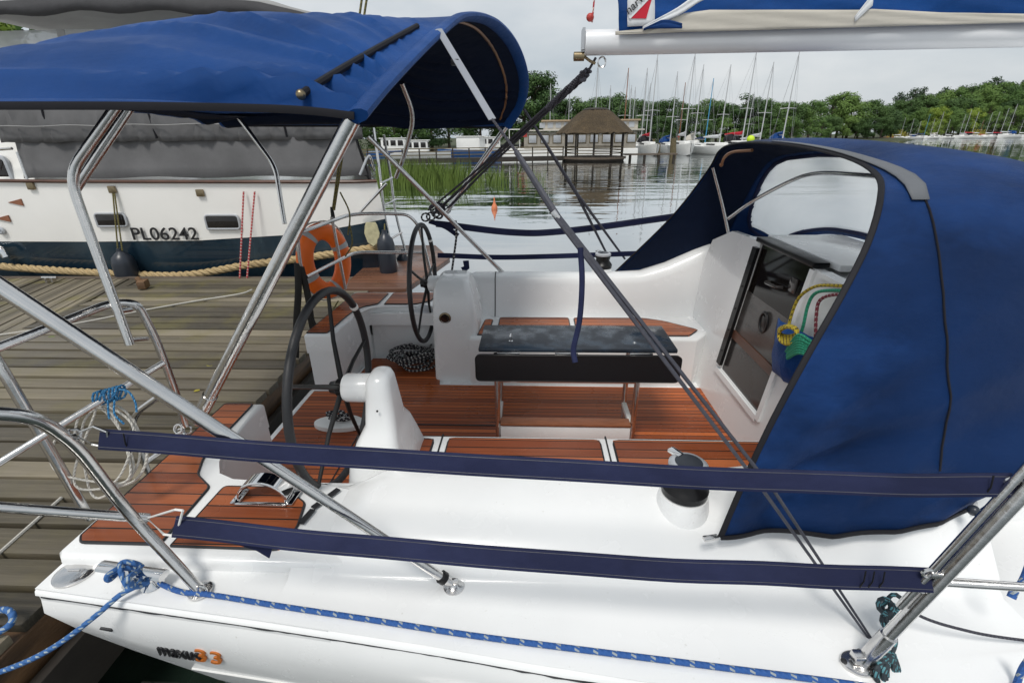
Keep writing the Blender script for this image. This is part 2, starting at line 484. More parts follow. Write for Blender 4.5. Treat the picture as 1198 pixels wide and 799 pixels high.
def water():
    m = NT('lake water')
    p = m.n('ShaderNodeNewGeometry').outputs['Position']
    def nz(sx, sy, d): return m.noise(1.0, d, vec=m.n('ShaderNodeMapping', i_0=p, i_3=(sx, sy, 1)).outputs[0])
    big, mid, fine, calm = nz(.10, .42, 2), nz(.42, 1.3, 3), nz(2.0, 4.0, 2), nz(.04, .10, 3)
    y = m.n('ShaderNodeSeparateXYZ', i_0=p).outputs['Y']
    near = m.n('ShaderNodeMapRange', i_Value=y, i_1=8., i_2=22., i_3=.10, i_4=1.).outputs[0]
    cm = m.n('ShaderNodeMapRange', i_Value=calm, i_1=.38, i_2=.6, i_3=.45, i_4=1.).outputs[0]
    h = m.math('ADD', m.math('MULTIPLY', big, 1.0), m.math('ADD', m.math('MULTIPLY', mid, .30), m.math('MULTIPLY', fine, .03)))
    h = m.math('MULTIPLY', h, m.math('MULTIPLY', near, cm))
    m.set('Base Color', (.012, .022, .016)); m.set('Roughness', .02); m.set('IOR', 1.4)
    m.bump(h, 1.0, .085)
    # overcast lake: strong mirror at grazing angles, dark straight down
    bn = m.t.nodes.new('ShaderNodeBump'); bn.inputs['Strength'].default_value = 1.0; bn.inputs['Distance'].default_value = .085; m.t.links.new(h, bn.inputs['Height'])
    lw = m.n('ShaderNodeLayerWeight', i_0=.5).outputs['Facing']
    gl = m.n('ShaderNodeBsdfGlossy', i_Color=(.97, .99, 1, 1), i_Roughness=.02); m.t.links.new(bn.outputs[0], gl.inputs['Normal'])
    mxs = m.n('ShaderNodeMixShader', i_0=m.math('POWER', lw, 2.0))
    m.t.links.new(m.b.outputs[0], mxs.inputs[1]); m.t.links.new(gl.outputs[0], mxs.inputs[2]); m.t.links.new(mxs.outputs[0], m.t.nodes['Material Output'].inputs[0])
    return m.m
M['water'] = water()
# ================================================================== SAILING YACHT (bow to +X, centreline Y = 2.65)
CL = 2.65
yacht = thing('sailing_yacht', (0, CL, 0), 'white sailing yacht in the foreground with blue bimini and sprayhood, twin wheels and teak cockpit', 'yacht')
def part(name, mb, mat, parent=None, **k): return mb.build(name, M[mat], parent or yacht, **k)
EDGE = [(-1.62, 1.055), (-.83, .97), (-.3, .908), (.23, .834), (1, .78), (2.2, .75), (3.5, .86), (5, 1.3), (6.5, 2.0), (7.6, 2.6)]
def ye(x): return interp(EDGE, x)
def zd(x): return interp([(-1.6, 1.10), (2, 1.10), (7.6, 1.3)], x)
def zb(x): return interp([(-1.62, 1.0), (-1.35, .80), (-.75, .50), (0, .05), (1, -.25), (6.5, -.25), (7.6, .6)], x)
xs = [-1.62, -1.5, -1.35, -1.1, -.83, -.5, -.2, .1, .5, 1, 1.6, 2.2, 3, 3.8, 4.6, 5.4, 6.1, 6.8, 7.3, 7.6]
rows = []
for x in xs:
    e, z0 = ye(x), zd(x)
    k = min(1, (CL-e)/1.5)
    half = [(e+.012, z0+.002), (e, z0-.006), (e-.004, z0-.02), (e+.012, z0-.03), (e+.004, z0-.05), (e-.006, z0-.10), (e-.004, z0-.17), (e+.012, z0-.26), (e+.05, z0-.42), (e+.10*k, .52),
            (e+.22*k, .3), (e+.36*k, .1), (e+.40*k, .05), (e+.5*k, 0), (e+.9*k, -.2), (CL-.05*k, -.3)]
    c = zb(x); out = []
    for (y, z) in half:
        zz = max(z, c)
        if y > 1.48 and x < .6: zz = min(zz, .6)
        out.append((x, y, zz))
    rows.append(out+[(x, 2*CL-y, z) for (x, y, z) in out[::-1]])
mb = MB(); mb.grid(rows); part('hull', mb, 'gel', sharp=50)
# dark joint line under the toe and pale cove stripe
def hullpt(x, dz):
    e, z0 = ye(x), zd(x)
    return V((x, interp([(-.42, e+.05), (-.26, e+.012), (-.17, e-.004), (-.10, e-.006), (-.05, e+.004)], -dz), z0-dz))
for s in (1, -1):
    mb = MB(); pts = [V((x, (ye(x)+.004 if s > 0 else 2*CL-ye(x)-.004), zd(x)-.033)) for x in [-1.61+.15*i for i in range(48)]]
    rj = random.Random(9); mb.tube(cat(pts, 5), [rj.choice((.003, .0035, .004, .0045, .006)) for _ in cat(pts, 5)], 5); part('hull_joint', mb, 'rubber')
mb = MB(); pts = []
for i in range(40):
    x = -1.17+i*.16; q = hullpt(x, .34); pts.append(q+V((0, -.001, 0)))
mb.tube(pts, .004, 6, ell=(.004, .0045, (0, 0, 1))); part('cove_stripe', mb, 'white')
# stern deck and side deck
def deckpoly(x0, x1, yin, n=14):
    a = [(lerp(x0, x1, i/n), ye(lerp(x0, x1, i/n))+.004) for i in range(n+1)]
    return a+[(x1, yin), (x0, yin)]
def mir(poly): return [(x, 2*CL-y) for (x, y) in poly[::-1]]
P1 = deckpoly(-1.62, -.60, 1.60)
for P_ in (P1, mir(P1)):
    mb = MB(); mb.prism(P_, 1.0, 1.103); part('stern_deck', mb, 'gel')
PLAT = [(-1.63, 1.17), (-1.60, 1.145), (-.62, 1.145), (-.60, 1.5), (-.84, 1.535), (-1.24, 1.535), (-1.33, 1.575), (-1.385, 1.66), (-1.405, 1.8), (-1.43, 2.17), (-1.64, 2.17)]
for s in (0, 1):
    mb = MB(); mb.prism(mir(PLAT) if s else PLAT, 1.0, 1.15, .022)
    WALL = [(-1.62, 1.62), (-1.36, 1.60), (-1.388, 1.67), (-1.408, 1.8), (-1.433, 2.165), (-1.63, 2.165)]; mb.prism(mir(WALL) if s else WALL, .66, 1.005)
    WALL = [(-1.36, 1.54), (-.84, 1.532), (-.60, 1.497), (-.60, 1.45), (-1.36, 1.45)]; mb.prism(mir(WALL) if s else WALL, .66, 1.005)
    st = part('helm_seat', mb, 'gel')
    T1 = [(-1.60, 1.235), (-1.575, 1.205), (-1.29, 1.205), (-1.30, 1.50), (-1.40, 1.575), (-1.445, 1.68), (-1.46, 1.82), (-1.475, 2.15), (-1.625, 2.15)]
    T2 = [(-1.245, 1.20), (-.86, 1.195), (-.845, 1.30), (-.87, 1.42), (-.99, 1.505), (-1.24, 1.505)]
    for T in (T1, T2):
        mb = MB(); T_ = mir(T) if s else T
        mb.prism(T_, 1.150, 1.158, .003, 1)
        part('teak_panel', mb, 'teak', st)
        mb = MB(); ring = [V((x, y, 1.1535)) for x, y in T_]
        mb.tube(roundcorner(ring+[ring[0]], .02, 3), .006, 5); part('caulk_edge', mb, 'rubber', st)
# coamings (lofted), starboard low and port higher because the boat heels a little
XS = [-.80, -.74, -.66, -.58, -.48, -.3, 0, .3, .6, .9, 1.1, 1.27]
def stbd_prof(x):
    k = min(1, max(0, (x+.80)/.30)); k = k*k*(3-2*k)
    e = ye(x)
    base = [(e+.004, 1.104), (e+.10, 1.106), (1.115, 1.107), (1.135, 1.122), (1.152, 1.150), (1.235, 1.205), (1.34, 1.246), (1.44, 1.262), (1.505, 1.264), (1.528, 1.25), (1.545, 1.22), (1.565, 1.10), (1.575, .98)]
    up = interp([(.75, 0), (1.27, .16)], x)
    return [V((x, y+(1-k)*.0, lerp(min(z, 1.13), z, k)+(up*(min(1, max(0, (y-1.14)/.3))) if z > 1.108 else 0))) for y, z in base]
mb = MB(); rows = [stbd_prof(x) for x in XS+[1.48]]
for r_ in rows: r_.append(r_[-1]+V((0, .03, -.3)))
mb.grid(rows)
part('starboard_coaming', mb, 'gel', sharp=60)
def port_prof(x):
    k = min(1, max(0, (x+.80)/.30)); k = k*k*(3-2*k)
    up = interp([(.75, 0), (.95, .02), (1.12, .09), (1.30, .18), (1.42, .24)], x)
    e = 2*CL-ye(x)
    base = [(e-.004, 1.104), (4.25, 1.12), (4.16, 1.20), (4.06, 1.34), (3.99, 1.385), (3.92, 1.40), (3.86, 1.395), (3.825, 1.37), (3.808, 1.32), (3.785, 1.25), (3.762, 1.18), (3.735, 1.11), (3.70, 1.06)]
    return [V((x, y, lerp(min(z, 1.12), z, k)+up*max(0, min(1, (z-1.1)/.25)))) for y, z in base]
mb = MB(); mb.grid([port_prof(x) for x in XS+[1.42, 1.48]])
part('port_coaming', mb, 'gel', sharp=60)
mb = MB(); mb.tube([p+V((0, -.0015, .001)) for p in port_prof(-.30)[5:]], .0045, 5); part('coaming_seam', mb, 'rubber')
# seats
def seat(poly, s):
    mb = MB(); mb.prism(poly, .66, 1.08, .02); return part('cockpit_seat', mb, 'gel')
sp = seat([(-.62, 1.55), (1.29, 1.55), (1.29, 2.0), (-.62, 2.0)], 0)
pp = seat([(-.46, 3.24), (1.20, 3.24), (1.34, 3.40), (1.34, 3.74), (-.46, 3.74)], 1)
def teakpad(poly, parent, z=1.08, mat='teak'):
    mb = MB(); mb.prism(poly, z, z+.009, .003, 1); o = part('teak_panel', mb, mat, parent)
    mb = MB(); r_ = [V((x, y, z+.004)) for x, y in poly]; mb.tube(roundcorner(r_+[r_[0]], .03, 3), .006, 5); part('caulk_edge', mb, 'rubber', parent)
teakpad([(-.565, 1.60), (-.475, 1.60), (-.475, 1.955), (-.565, 1.955)], sp)
teakpad([(-.40, 1.60), (.335, 1.60), (.335, 1.965), (-.40, 1.965)], sp)
teakpad([(.40, 1.60), (1.22, 1.60), (1.22, 1.965), (.40, 1.965)], sp)
for x in (-.437, .368):
    mb = MB(); mb.tube([V((x, 1.58, 1.0815)), V((x, 2.001, 1.0815)), V((x, 2.0025, .9))], .0045, 5)
    part('seat_seam', mb, 'rubber', sp)
teakpad([(-.40, 3.30), (-.33, 3.30), (-.31, 3.62), (-.37, 3.62)], pp)
teakpad([(-.255, 3.30), (.30, 3.30), (.30, 3.665), (-.255, 3.665)], pp)
teakpad([(.345, 3.30), (1.16, 3.30), (1.26, 3.42), (1.05, 3.60), (.9, 3.665), (.345, 3.665)], pp)
# cockpit sole
mb = MB(); mb.prism([(-1.66, 2.16), (-1.42, 2.16), (-1.38, 1.58), (1.30, 1.58), (1.30, 3.72), (-1.38, 3.72), (-1.42, 3.14), (-1.66, 3.14)], .62, .695)
sole = part('cockpit_sole', mb, 'gel')
mb = MB(); mb.prism([(-1.63, 2.2), (-1.39, 2.2), (-1.36, 1.62), (-.75, 1.60), (-.72, 2.03), (1.27, 2.03), (1.27, 3.21), (-.70, 3.21), (-.78, 3.68), (-1.36, 3.68), (-1.39, 3.1), (-1.63, 3.1)], .695, .704, .003, 1)
part('teak_floor', mb, 'teak_sole', sole)
mb = MB()
mb.tube(roundcorner([V((-1.2, 2.62, .706)), V((-1.0, 2.66, .706)), V((-.33, 2.66, .706)), V((-.12, 2.66, .706)), V((-.12, 2.2, .706))], .05), .006, 5)
mb.tube([V((-1.6, 2.62, .706)), V((-1.1, 2.62, .706)), V((-1.1, 2.05, .706))], .005, 5)
part('hatch_seam', mb, 'rubber', sole)
mb = MB(); mb.box((-.12, 2.37, .712), (.05, .05, .02), bevel=.005); part('hatch_catch', mb, 'white', sole)
# boarding transom sill
mb = MB(); mb.box((-1.645, 2.65, .655), (.05, .96, .09), bevel=.012); part('transom_sill', mb, 'gel')
# helm pedestals and wheels
def rrect(x0, x1, y0, y1, r, z):
    out = []
    for cx, cy, a0 in ((x1-r, y1-r, 0), (x0+r, y1-r, 90), (x0+r, y0+r, 180), (x1-r, y0+r, 270)):
        for k in range(6):
            a = R(a0+18*k); out.append(V((cx+math.cos(a)*r, cy+math.sin(a)*r, z)))
    return out
def pedestal(levels, hx, hy, hz, wx, instr):
    mb = MB()
    rr = [rrect(x0, x1, y0, y1, min(.045, (x1-x0)*.45, (y1-y0)*.45), z) for z, x0, x1, y0, y1 in levels]
    g = mb.grid([r_+[r_[0]] for r_ in rr]); mb.face(g[-1][:-1])
    bmesh.ops.remove_doubles(mb.bm, verts=mb.bm.verts[:], dist=.0005)
    ped = part('helm_pedestal', mb, 'gel', sharp=75)
    mb = MB(); mb.lathe([(.030, 0), (.058, .002), (.064, .02), (.064, abs(hx-wx)-.055), (.058, abs(hx-wx)-.042), (.03, abs(hx-wx)-.028)], (hx, hy, hz), Matrix(((0, 0, -1), (1, 0, 0), (0, 1, 0))), 24)
    part('hub_cover', mb, 'gel', ped)
    if instr:
        q = instr
        mb = MB(); mb.lathe([(.045, 0), (.045, .006), (.036, .010), (.034, .006), (.001, .006)], q, Matrix(((1, 0, 0), (0, 0, -1), (0, 1, 0))), 20); d_ = part('round_gauge', mb, 'brass', ped)
        mb = MB(); mb.lathe([(.032, .0), (.001, .001)], V(q)+V((0, -.0085, 0)), Matrix(((1, 0, 0), (0, 0, -1), (0, 1, 0))), 16); part('gauge_face', mb, 'glassdark', ped)
    return ped
WH = W(393, 453, d=2.13); WF = V((-.845, 3.6, 1.39))
p1 = pedestal([(.66, -.80, -.50, 1.60, 2.0), (1.06, -.79, -.515, 1.60, 2.0), (1.17, -.775, -.545, 1.62, 1.98), (1.25, -.745, -.567, 1.65, 1.96), (1.31, -.715, -.58, 1.70, 1.91), (1.44, -.705, -.59, 1.72, 1.89), (1.50, -.70, -.597, 1.73, 1.885), (1.525, -.685, -.607, 1.75, 1.87), (1.538, -.665, -.627, 1.78, 1.84)], -.69, WH.y, WH.z, WH.x, None)
p2 = pedestal([(.66, -.75, -.39, 3.29, 3.74), (1.15, -.74, -.40, 3.30, 3.74), (1.30, -.735, -.42, 3.32, 3.73), (1.40, -.73, -.45, 3.36, 3.72), (1.455, -.715, -.475, 3.40, 3.71), (1.478, -.69, -.50, 3.45, 3.68)], -.71, WF.y, WF.z, WF.x, (-.64, 3.312, 1.21))
for q in ((-.64, 1.697, 1.40), (-.63, 1.625, 1.19)):
    mb = MB(); mb.ball(q, .005, 8); part('pedestal_screw', mb, 'rubber', p1)
def wheel(cx, cy, cz, a0, rad=.465):
    mb = MB(); ring = [V((cx, cy+math.cos(2*math.pi*k/56)*rad, cz+math.sin(2*math.pi*k/56)*rad)) for k in range(56)]
    mb.tube(ring, .0175, 10, closed=True); rim = part('steering_wheel', mb, 'rubber')
    for k in range(5):
        a = R(a0+72*k); e = V((cx, cy+math.cos(a)*rad, cz+math.sin(a)*rad))
        mb = MB(); mb.tube([V((cx+.03, cy, cz)), V((cx+.012, cy, cz)).lerp(e, .5), e], [.013, .010, .008], 8); part('spoke', mb, 'black', rim)
    mb = MB(); mb.lathe([(.012, -.035), (.026, -.033), (.03, -.01), (.04, .0), (.04, .035), (.02, .05)], (cx+.01, cy, cz), 'X', 16); part('wheel_hub', mb, 'black', rim)
    a = R(52); b = R(56)
    mb = MB(); pts = [V((cx, cy+math.cos(R(q))*rad, cz+math.sin(R(q))*rad)) for q in (36, 37.5, 39)]; mb.tube(pts, .0195, 10); part('king_spoke_mark', mb, 'white', rim)
wheel(WH.x, WH.y, WH.z, 79, .428); wheel(WF.x, WF.y, WF.z, 79, .45)
# black non-slip strips beside the near wheel, vent, sockets
mb = MB()
for (a, b) in (((352, 612), (366, 596)), ((366, 594), (396, 572))):
    A = W(*a, z=1.162); B = W(*b, z=1.162)
    mb.box((A+B)/2, ((B-A).length, .022, .006), math.atan2((B-A).y, (B-A).x))
part('non_slip_strip', mb, 'rubber')
q = W(493, 372, y=3.66)
mb = MB(); ax = Matrix(((1, 0, 0), (0, 0, -1), (0, 1, 0)))
q.y = 3.757
mb.lathe([(.085, 0), (.085, .008), (.07, .016), (.01, .014)], q, ax, 24); lk = part('inspection_hatch', mb, 'frame')
mb = MB(); mb.tube([q+V((-.05, -.02, -.0)), q+V((.05, -.02, 0))], .006, 6); part('hatch_ridge', mb, 'gel', lk)
# ------------------------------------------------------------ table
mb = MB(); mb.box((.262, 2.675, 1.324), (1.13, .372, .026), bevel=.008); tab = part('cockpit_table', mb, 'wet')
mb = MB(); lf = roundcorner([V((x, 2.447, z)) for x, z in ((.262, 1.150), (.84, 1.150), (.84, 1.312), (-.316, 1.312), (-.316, 1.150), (.262, 1.150))], .028, 5)[:-1]
mb.slab(lf, (0, .020, 0)); part('table_leaf', mb, 'blackgloss', tab)
mb = MB(); mb.tube(lf, .0035, 5, closed=True); part('leaf_trim', mb, 'black', tab)
for x in (-.13, .2, .62):
    mb = MB(); mb.box((x, 2.474, 1.314), (.13, .012, .010), bevel=.003); part('leaf_hinge', mb, 'steel', tab)
for x in (-.20, .62):
    for yy in (2.50, 2.80):
        mb = MB(); mb.tube(roundcorner([V((x, yy, 1.30)), V((x, yy, .80)), V((x, yy+(.02 if yy < 2.6 else -.02), .705))], .03), .0165, 10); part('table_leg', mb, 'steel', tab)
    mb = MB(); mb.box((x, 2.65, .80), (.03, .30, .035), bevel=.006); part('leg_brace', mb, 'white', tab)
mb = MB(); mb.tube([V((-.2, 2.50, 1.125)), V((.62, 2.50, 1.125))], .012, 8); mb.tube([V((-.2, 2.80, 1.125)), V((.62, 2.80, 1.125))], .012, 8); part('table_rail', mb, 'steel', tab)
mb = MB(); mb.box((.21, 2.50, .765), (.79, .055, .125), bevel=.01); fb = part('foot_brace', mb, 'gel')
mb = MB(); mb.box((.21, 2.51, .836), (.79, .085, .016), bevel=.006); part('teak_tread', mb, 'teak_plain', fb)
mb = MB(); q = V((-.12, 2.60, 1.332)); mb.lathe([(.018, 0), (.018, .004), (.006, .006), (.006, .03), (.01, .034), (.004, .05)], q, 'Z', 12); part('table_catch', mb, 'chrome', tab)
mb = MB(); q = V((.60, 2.58, 1.332)); mb.lathe([(.012, 0), (.012, .004), (.005, .01)], q, 'Z', 12); part('table_catch', mb, 'chrome', tab)
# ------------------------------------------------------------ bulkhead, companionway, coachroof
def bx(z): return lerp(1.265, 1.405, (z-.70)/(1.82-.70))
def bslab(yz, t=.04): return [V((bx(z), y, z)) for y, z in yz], V((t, 0, 0))
mb = MB()
mb.slab(*bslab([(2.40, .68), (2.40, 1.83), (1.60, 1.80), (1.52, 1.50), (1.48, 1.20), (1.5, .68)]))
mb.slab(*bslab([(3.00, .97), (3.00, 1.84), (3.45, 1.82), (3.75, 1.70), (3.85, 1.40), (3.85, .68), (2.40, .68), (2.40, .97)]))
bulk = part('cabin_bulkhead', mb, 'gel')
mb = MB(); X = .006
mb.slab([V((bx(z)-.028, y, z)) for y, z in ((2.30, 1.835), (2.30, 1.815), (1.70, 1.80), (1.70, 1.82))], (.06, 0, 0))
part('bulkhead_lip', mb, 'gel', bulk)
# companionway: washboards, dark frames, wood strip
cw_mb = MB(); cw_mb.slab([V((bx(z)+.012, y, z)) for y, z in ((2.405, 1.53), (2.995, 1.53), (2.995, 1.83), (2.405, 1.83))], (.012, 0, 0)); cw = part('companionway_door', cw_mb, 'smoke')
mb = MB(); mb.slab([V((bx(z)+.010, y, z)) for y, z in ((2.405, 1.26), (2.995, 1.26), (2.995, 1.53), (2.405, 1.53))], (.012, 0, 0)); part('frosted_panel', mb, 'frost', cw)
mb = MB(); mb.slab([V((bx(z)+.002, y, z)) for y, z in ((2.405, 1.205), (2.995, 1.205), (2.995, 1.258), (2.405, 1.258))], (.02, 0, 0)); part('wood_rail', mb, 'railwood', cw)
mb = MB(); mb.slab([V((bx(z)+.010, y, z)) for y, z in ((2.405, .965), (2.995, .965), (2.995, 1.205), (2.405, 1.205))], (.012, 0, 0)); part('lower_panel', mb, 'frostdark', cw)
mb = MB(); mb.slab([V((bx(z)-.022, y, z)) for y, z in ((2.985, 1.00), (3.045, 1.00), (3.045, 1.80), (2.985, 1.80))], (.021, 0, 0))
for z in (1.1, 1.25, 1.4, 1.55, 1.7): mb.ball((bx(z)-.023, 3.015, z), .006, 6)
part('door_runner', mb, 'black', cw)
mb = MB(); mb.box((bx(1.84)+.02, 2.70, 1.848), (.085, .66, .03), bevel=.008); part('hatch_edge', mb, 'black', cw)
mb = MB(); mb.slab([V((bx(z)-.016, y, z)) for y, z in ((2.36, .95), (2.40, .95), (2.40, 1.825), (2.36, 1.825))], (.015, 0, 0)); 
mb.slab([V((bx(z)-.013, y, z)) for y, z in ((2.40, .93), (3.05, .93), (3.05, .965), (2.40, .965))], (.012, 0, 0)); part('door_trim', mb, 'gel', cw)
mb = MB(); c = V((bx(1.42)+.006, 2.68, 1.43))
ringp = [c+V((0, math.cos(t)*.045, math.sin(t)*.06)) for t in [2*math.pi*k/20 for k in range(20)]]
mb.tube(ringp, .009, 6, closed=True); mb.box(c, (.006, .05, .075), bevel=.002); part('door_lock', mb, 'black', cw)
mb = MB(); mb.tube(roundcorner([V((bx(1.65)+.012, 2.62, 1.66)), V((bx(1.65)-.02, 2.63, 1.66)), V((bx(1.65)-.02, 2.76, 1.65)), V((bx(1.65)+.012, 2.77, 1.65))], .01), .01, 8); part('door_handle', mb, 'frostdark', cw)
mb = MB(); mb.box((bx(1.72)+.006, 2.53, 1.70), (.01, .07, .08), bevel=.004); part('door_reflection', mb, 'frostdark', cw)  # lighter square painted in as a reflection on the smoked door
# coachroof
rows = []
for x in (1.452, 1.47, 2.0, 2.8, 3.6, 4.4, 5.2, 5.9):
    k = interp([(1.4, 1), (3.5, .9), (5.2, .62), (5.9, .42)], x); h = interp([(1.4, 1.0), (3.5, .86), (5.2, .4), (5.9, .02)], x)
    prof = [(-1.22, 1.10), (-1.17, 1.28), (-1.10, 1.58), (-1.02, 1.72), (-.9, 1.775), (-.5, 1.80), (0, 1.815), (.5, 1.80), (.9, 1.775), (1.02, 1.72), (1.10, 1.58), (1.17, 1.28), (1.22, 1.10)]
    rows.append([V((x, CL+y*k, 1.10+(z-1.10)*h)) for y, z in prof])
mb = MB(); g = mb.grid(rows); mb.face(g[0]); cr = part('coachroof', mb, 'gel', sharp=60)
mb = MB(); mb.box((1.72, 2.72, 1.842), (.46, .78, .035), bevel=.01); part('sliding_hatch', mb, 'gel', cr)
rows = []
for x in (1.46, 1.6, 2.2, 3, 3.8, 4.6, 5.4, 6.1, 6.8, 7.3, 7.58):
    e = ye(x); z = zd(x)+.003
    rows.append([V((x, e+.003+(2*CL-2*e-.006)*t, z+.05*math.sin(math.pi*t)*(1 if x > 5 else 0))) for t in [i/10 for i in range(11)]])
mb = MB(); mb.grid(rows); part('foredeck', mb, 'gel')
# ------------------------------------------------------------ winches
def winch(c, zt):
    mb = MB(); mb.lathe([(.115, -.13), (.104, -.09), (.094, -.05), (.086, .0), (.080, .020), (.02, .026)], c, 'Z', 32); w = part('winch_plinth', mb, 'gel')
    mb = MB(); mb.lathe([(.068, .024), (.078, .028), (.080, .05), (.072, .062), (.058, .08), (.056, .10), (.066, .12), (.066, .125), (.02, .126)], c, 'Z', 32); part('winch_drum', mb, 'black', w)
    mb = MB(); mb.lathe([(.06, .124), (.066, .128), (.066, .142), (.056, .15), (.034, .152), (.032, .146), (.02, .146)], c, 'Z', 32); part('winch_cap', mb, 'frame', w)
    mb = MB(); mb.lathe([(.046, .1516), (.036, .1532)], c, 'Z', 32); part('cap_ring', mb, 'fender', w)
    mb = MB(); mb.lathe([(.016, .1465), (.013, .150), (.009, .1475)], c, 'Z', 8); part('winch_socket', mb, 'black', w)
    mb = MB(); mb.box(V(c)+V((-.03, .055, .150)), (.05, .03, .012), 2.2, bevel=.003); part('self_tailer', mb, 'chrome', w)
winch((.54, 1.36, 1.272), 0)
winch((.60, 4.02, 1.39), 0)
mb = MB(); q = W(798, 590, z=1.2)
# hood vent arch, plates and deck fittings
mb = MB(); c = W(305, 592, z=1.158); rows = []
for j, yy in enumerate((-.034, -.028, .028, .034)):
    k = .94 if j in (0, 3) else 1.0
    rows.append([c+V((math.cos(math.pi*t/16)*.098*k, yy+.045, math.sin(math.pi*t/16)**.85*.098*k)) for t in range(17)])
mb.grid(rows); vh = part('vent_cowl', mb, 'chrome', solid=.004)
for dx in (-.105, .105):
    mb = MB(); mb.box((c.x+dx, c.y+.045, 1.164), (.035, .085, .008), bevel=.003); part('cowl_flange', mb, 'chrome', vh)
mb = MB(); mb.box((c.x, c.y+.005, 1.164), (.20, .018, .008), bevel=.003); part('cowl_sill', mb, 'chrome', vh)
mb = MB(); c = W(88, 669, z=1.108); mb.lathe([(.062, -.004), (.062, .002), (.055, .006), (.04, .006), (.03, .009), (.001, .009)], c, 'Z', 28); fc = part('filler_cap', mb, 'steel')
mb = MB(); mb.tube([c+V((-.02, 0, .01)), c+V((.02, .0, .01))], .004, 6); part('cap_slot', mb, 'steel', fc)
A = W(118, 662, z=1.155); B = W(192, 673, z=1.155)
mb = MB(); mb.tube([A, A.lerp(B, .1), A.lerp(B, .9), B], [.014, .017, .017, .014], 10, ell=(.022, .014, (0, 0, 1))); cl_ = part('mooring_cleat', mb, 'chrome')
mb = MB()
for t in (.45, .75):
    q = A.lerp(B, t); mb.lathe([(.034, -.05), (.03, -.045), (.014, -.03), (.012, 0)], q, 'Z', 14)
part('cleat_foot', mb, 'chrome', cl_)
mb = MB(); q = W(500, 565, z=1.2); mb.box(q, (.028, .022, .008), bevel=.002); mb.box(q+V((0, 0, .004)), (.010, .03, .008)); part('lid_catch', mb, 'steel')
mb = MB(); A = W(479, 556, z=1.22); B = W(478, 567, z=1.2); mb.tube([A, B], .0035, 5); part('locker_seam', mb, 'rubber')
mb = MB(); q = W(720, 567, z=1.255); mb.box(q, (.05, .02, .008), bevel=.002); part('deck_latch', mb, 'steel')
# hull lettering
def hull_text(txt, u, mat, size, sq):
    q = W(u[0], u[1], y=.97); x0 = q.x
    # on the hull side, leaning with it
    a = hullpt(x0, .24); b = hullpt(x0+.3, .24); ex = (b-a).normalized(); c = hullpt(x0, .12); ez = (c-a).normalized(); en = ex.cross(ez)
    Mx = Matrix((ex, ez, en)).transposed().to_4x4(); Mx.translation = a+en*.006
    return textobj(txt, size, 'lettering', M[mat], yacht, Mx, .003, .25, sq)
hull_text('maxus', (157, 745), 'ink', .10, .62)
hull_text('33', (207, 752), 'inkorange', .105, 1.05)
q = hullpt(-1.395, .13)
mb = MB(); mb.tube([q+V((-.02, -.002, .0)), q+V((.02, -.002, -.004))], [.004, .007], 8); part('hull_vent', mb, 'rubber')
# ------------------------------------------------------------ BIMINI
hoop = [W(415, 134, y=1.35), W(445, 100, y=1.55), W(480, 65, y=1.85), W(510, 38, y=2.15), W(540, 19, y=2.5), W(575, 26, y=2.9), W(600, 54, y=3.3), W(612, 90, y=3.6), W(608, 121, y=3.8), W(592, 148, y=3.88)]
hp = cat(hoop, 6)
def resample(P, n):
    L = [0]
    for a, b in zip(P, P[1:]): L.append(L[-1]+(b-a).length)
    out = []; j = 0
    for i in range(n):
        s = L[-1]*i/(n-1)
        while j < len(L)-2 and L[j+1] < s: j += 1
        d = L[j+1]-L[j]
        out.append(P[j].lerp(P[j+1], (s-L[j])/d if d else 0))
    return out
NT_ = 121
H0 = resample(hp, NT_)
def bow(x, zpk, ylo=1.30, yhi=3.95, zed=2.515, pw=.62, skew=.0):
    out = []
    for i in range(241):
        t = i/240; yy = lerp(ylo, yhi, t); w = math.sin(math.pi*(t**(1+skew)))
        out.append(V((x, yy, zed+(zpk-zed)*max(0, w)**pw)))
    return resample(out, NT_)
def hemz(x, y):
    lo, hi = -900.0, 500.0
    for _ in range(40):
        u = (lo+hi)/2; q = W(u, interp([(0, 122), (300, 123), (415, 133)], u), y=y)
        if q.x < x: lo = u
        else: hi = u
    return q.z
def bw(x, pk, yl, pw):
    return bow(x, pk, yl, zed=hemz(x, yl), pw=pw)
H1 = bw(-.62, 2.93, 1.33, .92); H2 = bw(-.95, 2.955, 1.31, .97); H3 = bw(-1.32, 2.955, 1.29, 1.04); H4 = bw(-1.85, 2.86, 1.29, 1.0); H5 = bw(-2.3, 2.60, 1.3, .9)
keys = [H0, H1, H2, H3, H4, H5]; rows = []; NS = 56
for i in range(NS+1):
    s = i/NS*5; row = []
    for j in range(NT_):
        k = min(4, int(s)); t = s-k
        p0, p1, p2, p3 = keys[max(0, k-1)][j], keys[k][j], keys[min(5, k+1)][j], keys[min(5, k+2)][j]
        q = 0.5*((2*p1)+(p2-p0)*t+(2*p0-5*p1+4*p2-p3)*t*t+(3*p1-p0-3*p2+p3)*t**3)
        a = j/(NT_-1)
        # tension folds running fore and aft low on the sides
        aa = a if a < .5 else 1-a
        env = min(1, aa/.025)*max(0, 1-aa/.40)*min(1, s/.35)*max(.5, 1-s/8.0)
        phi = min(9.5*aa/(.040+.026*s), 70)+.6*math.sin(s*1.7)
        cr_ = (.42-abs(math.sin(phi*.5+.4))**.8)*.9+.22*math.sin(phi*1.31+1.1)
        f = .14*env*cr_*min(1.0, .22+s*.45)*(.7+.3*math.sin(s*1.1+aa*20))
        f += .012*math.sin(aa*21+s*1.4)*min(1, aa/.06)*math.sin(min(1, s/4.5)*math.pi)
        q = q+V((0, (-f if a < .5 else f)*.55, f*.85))
        row.append(q)
    rows.append(row)
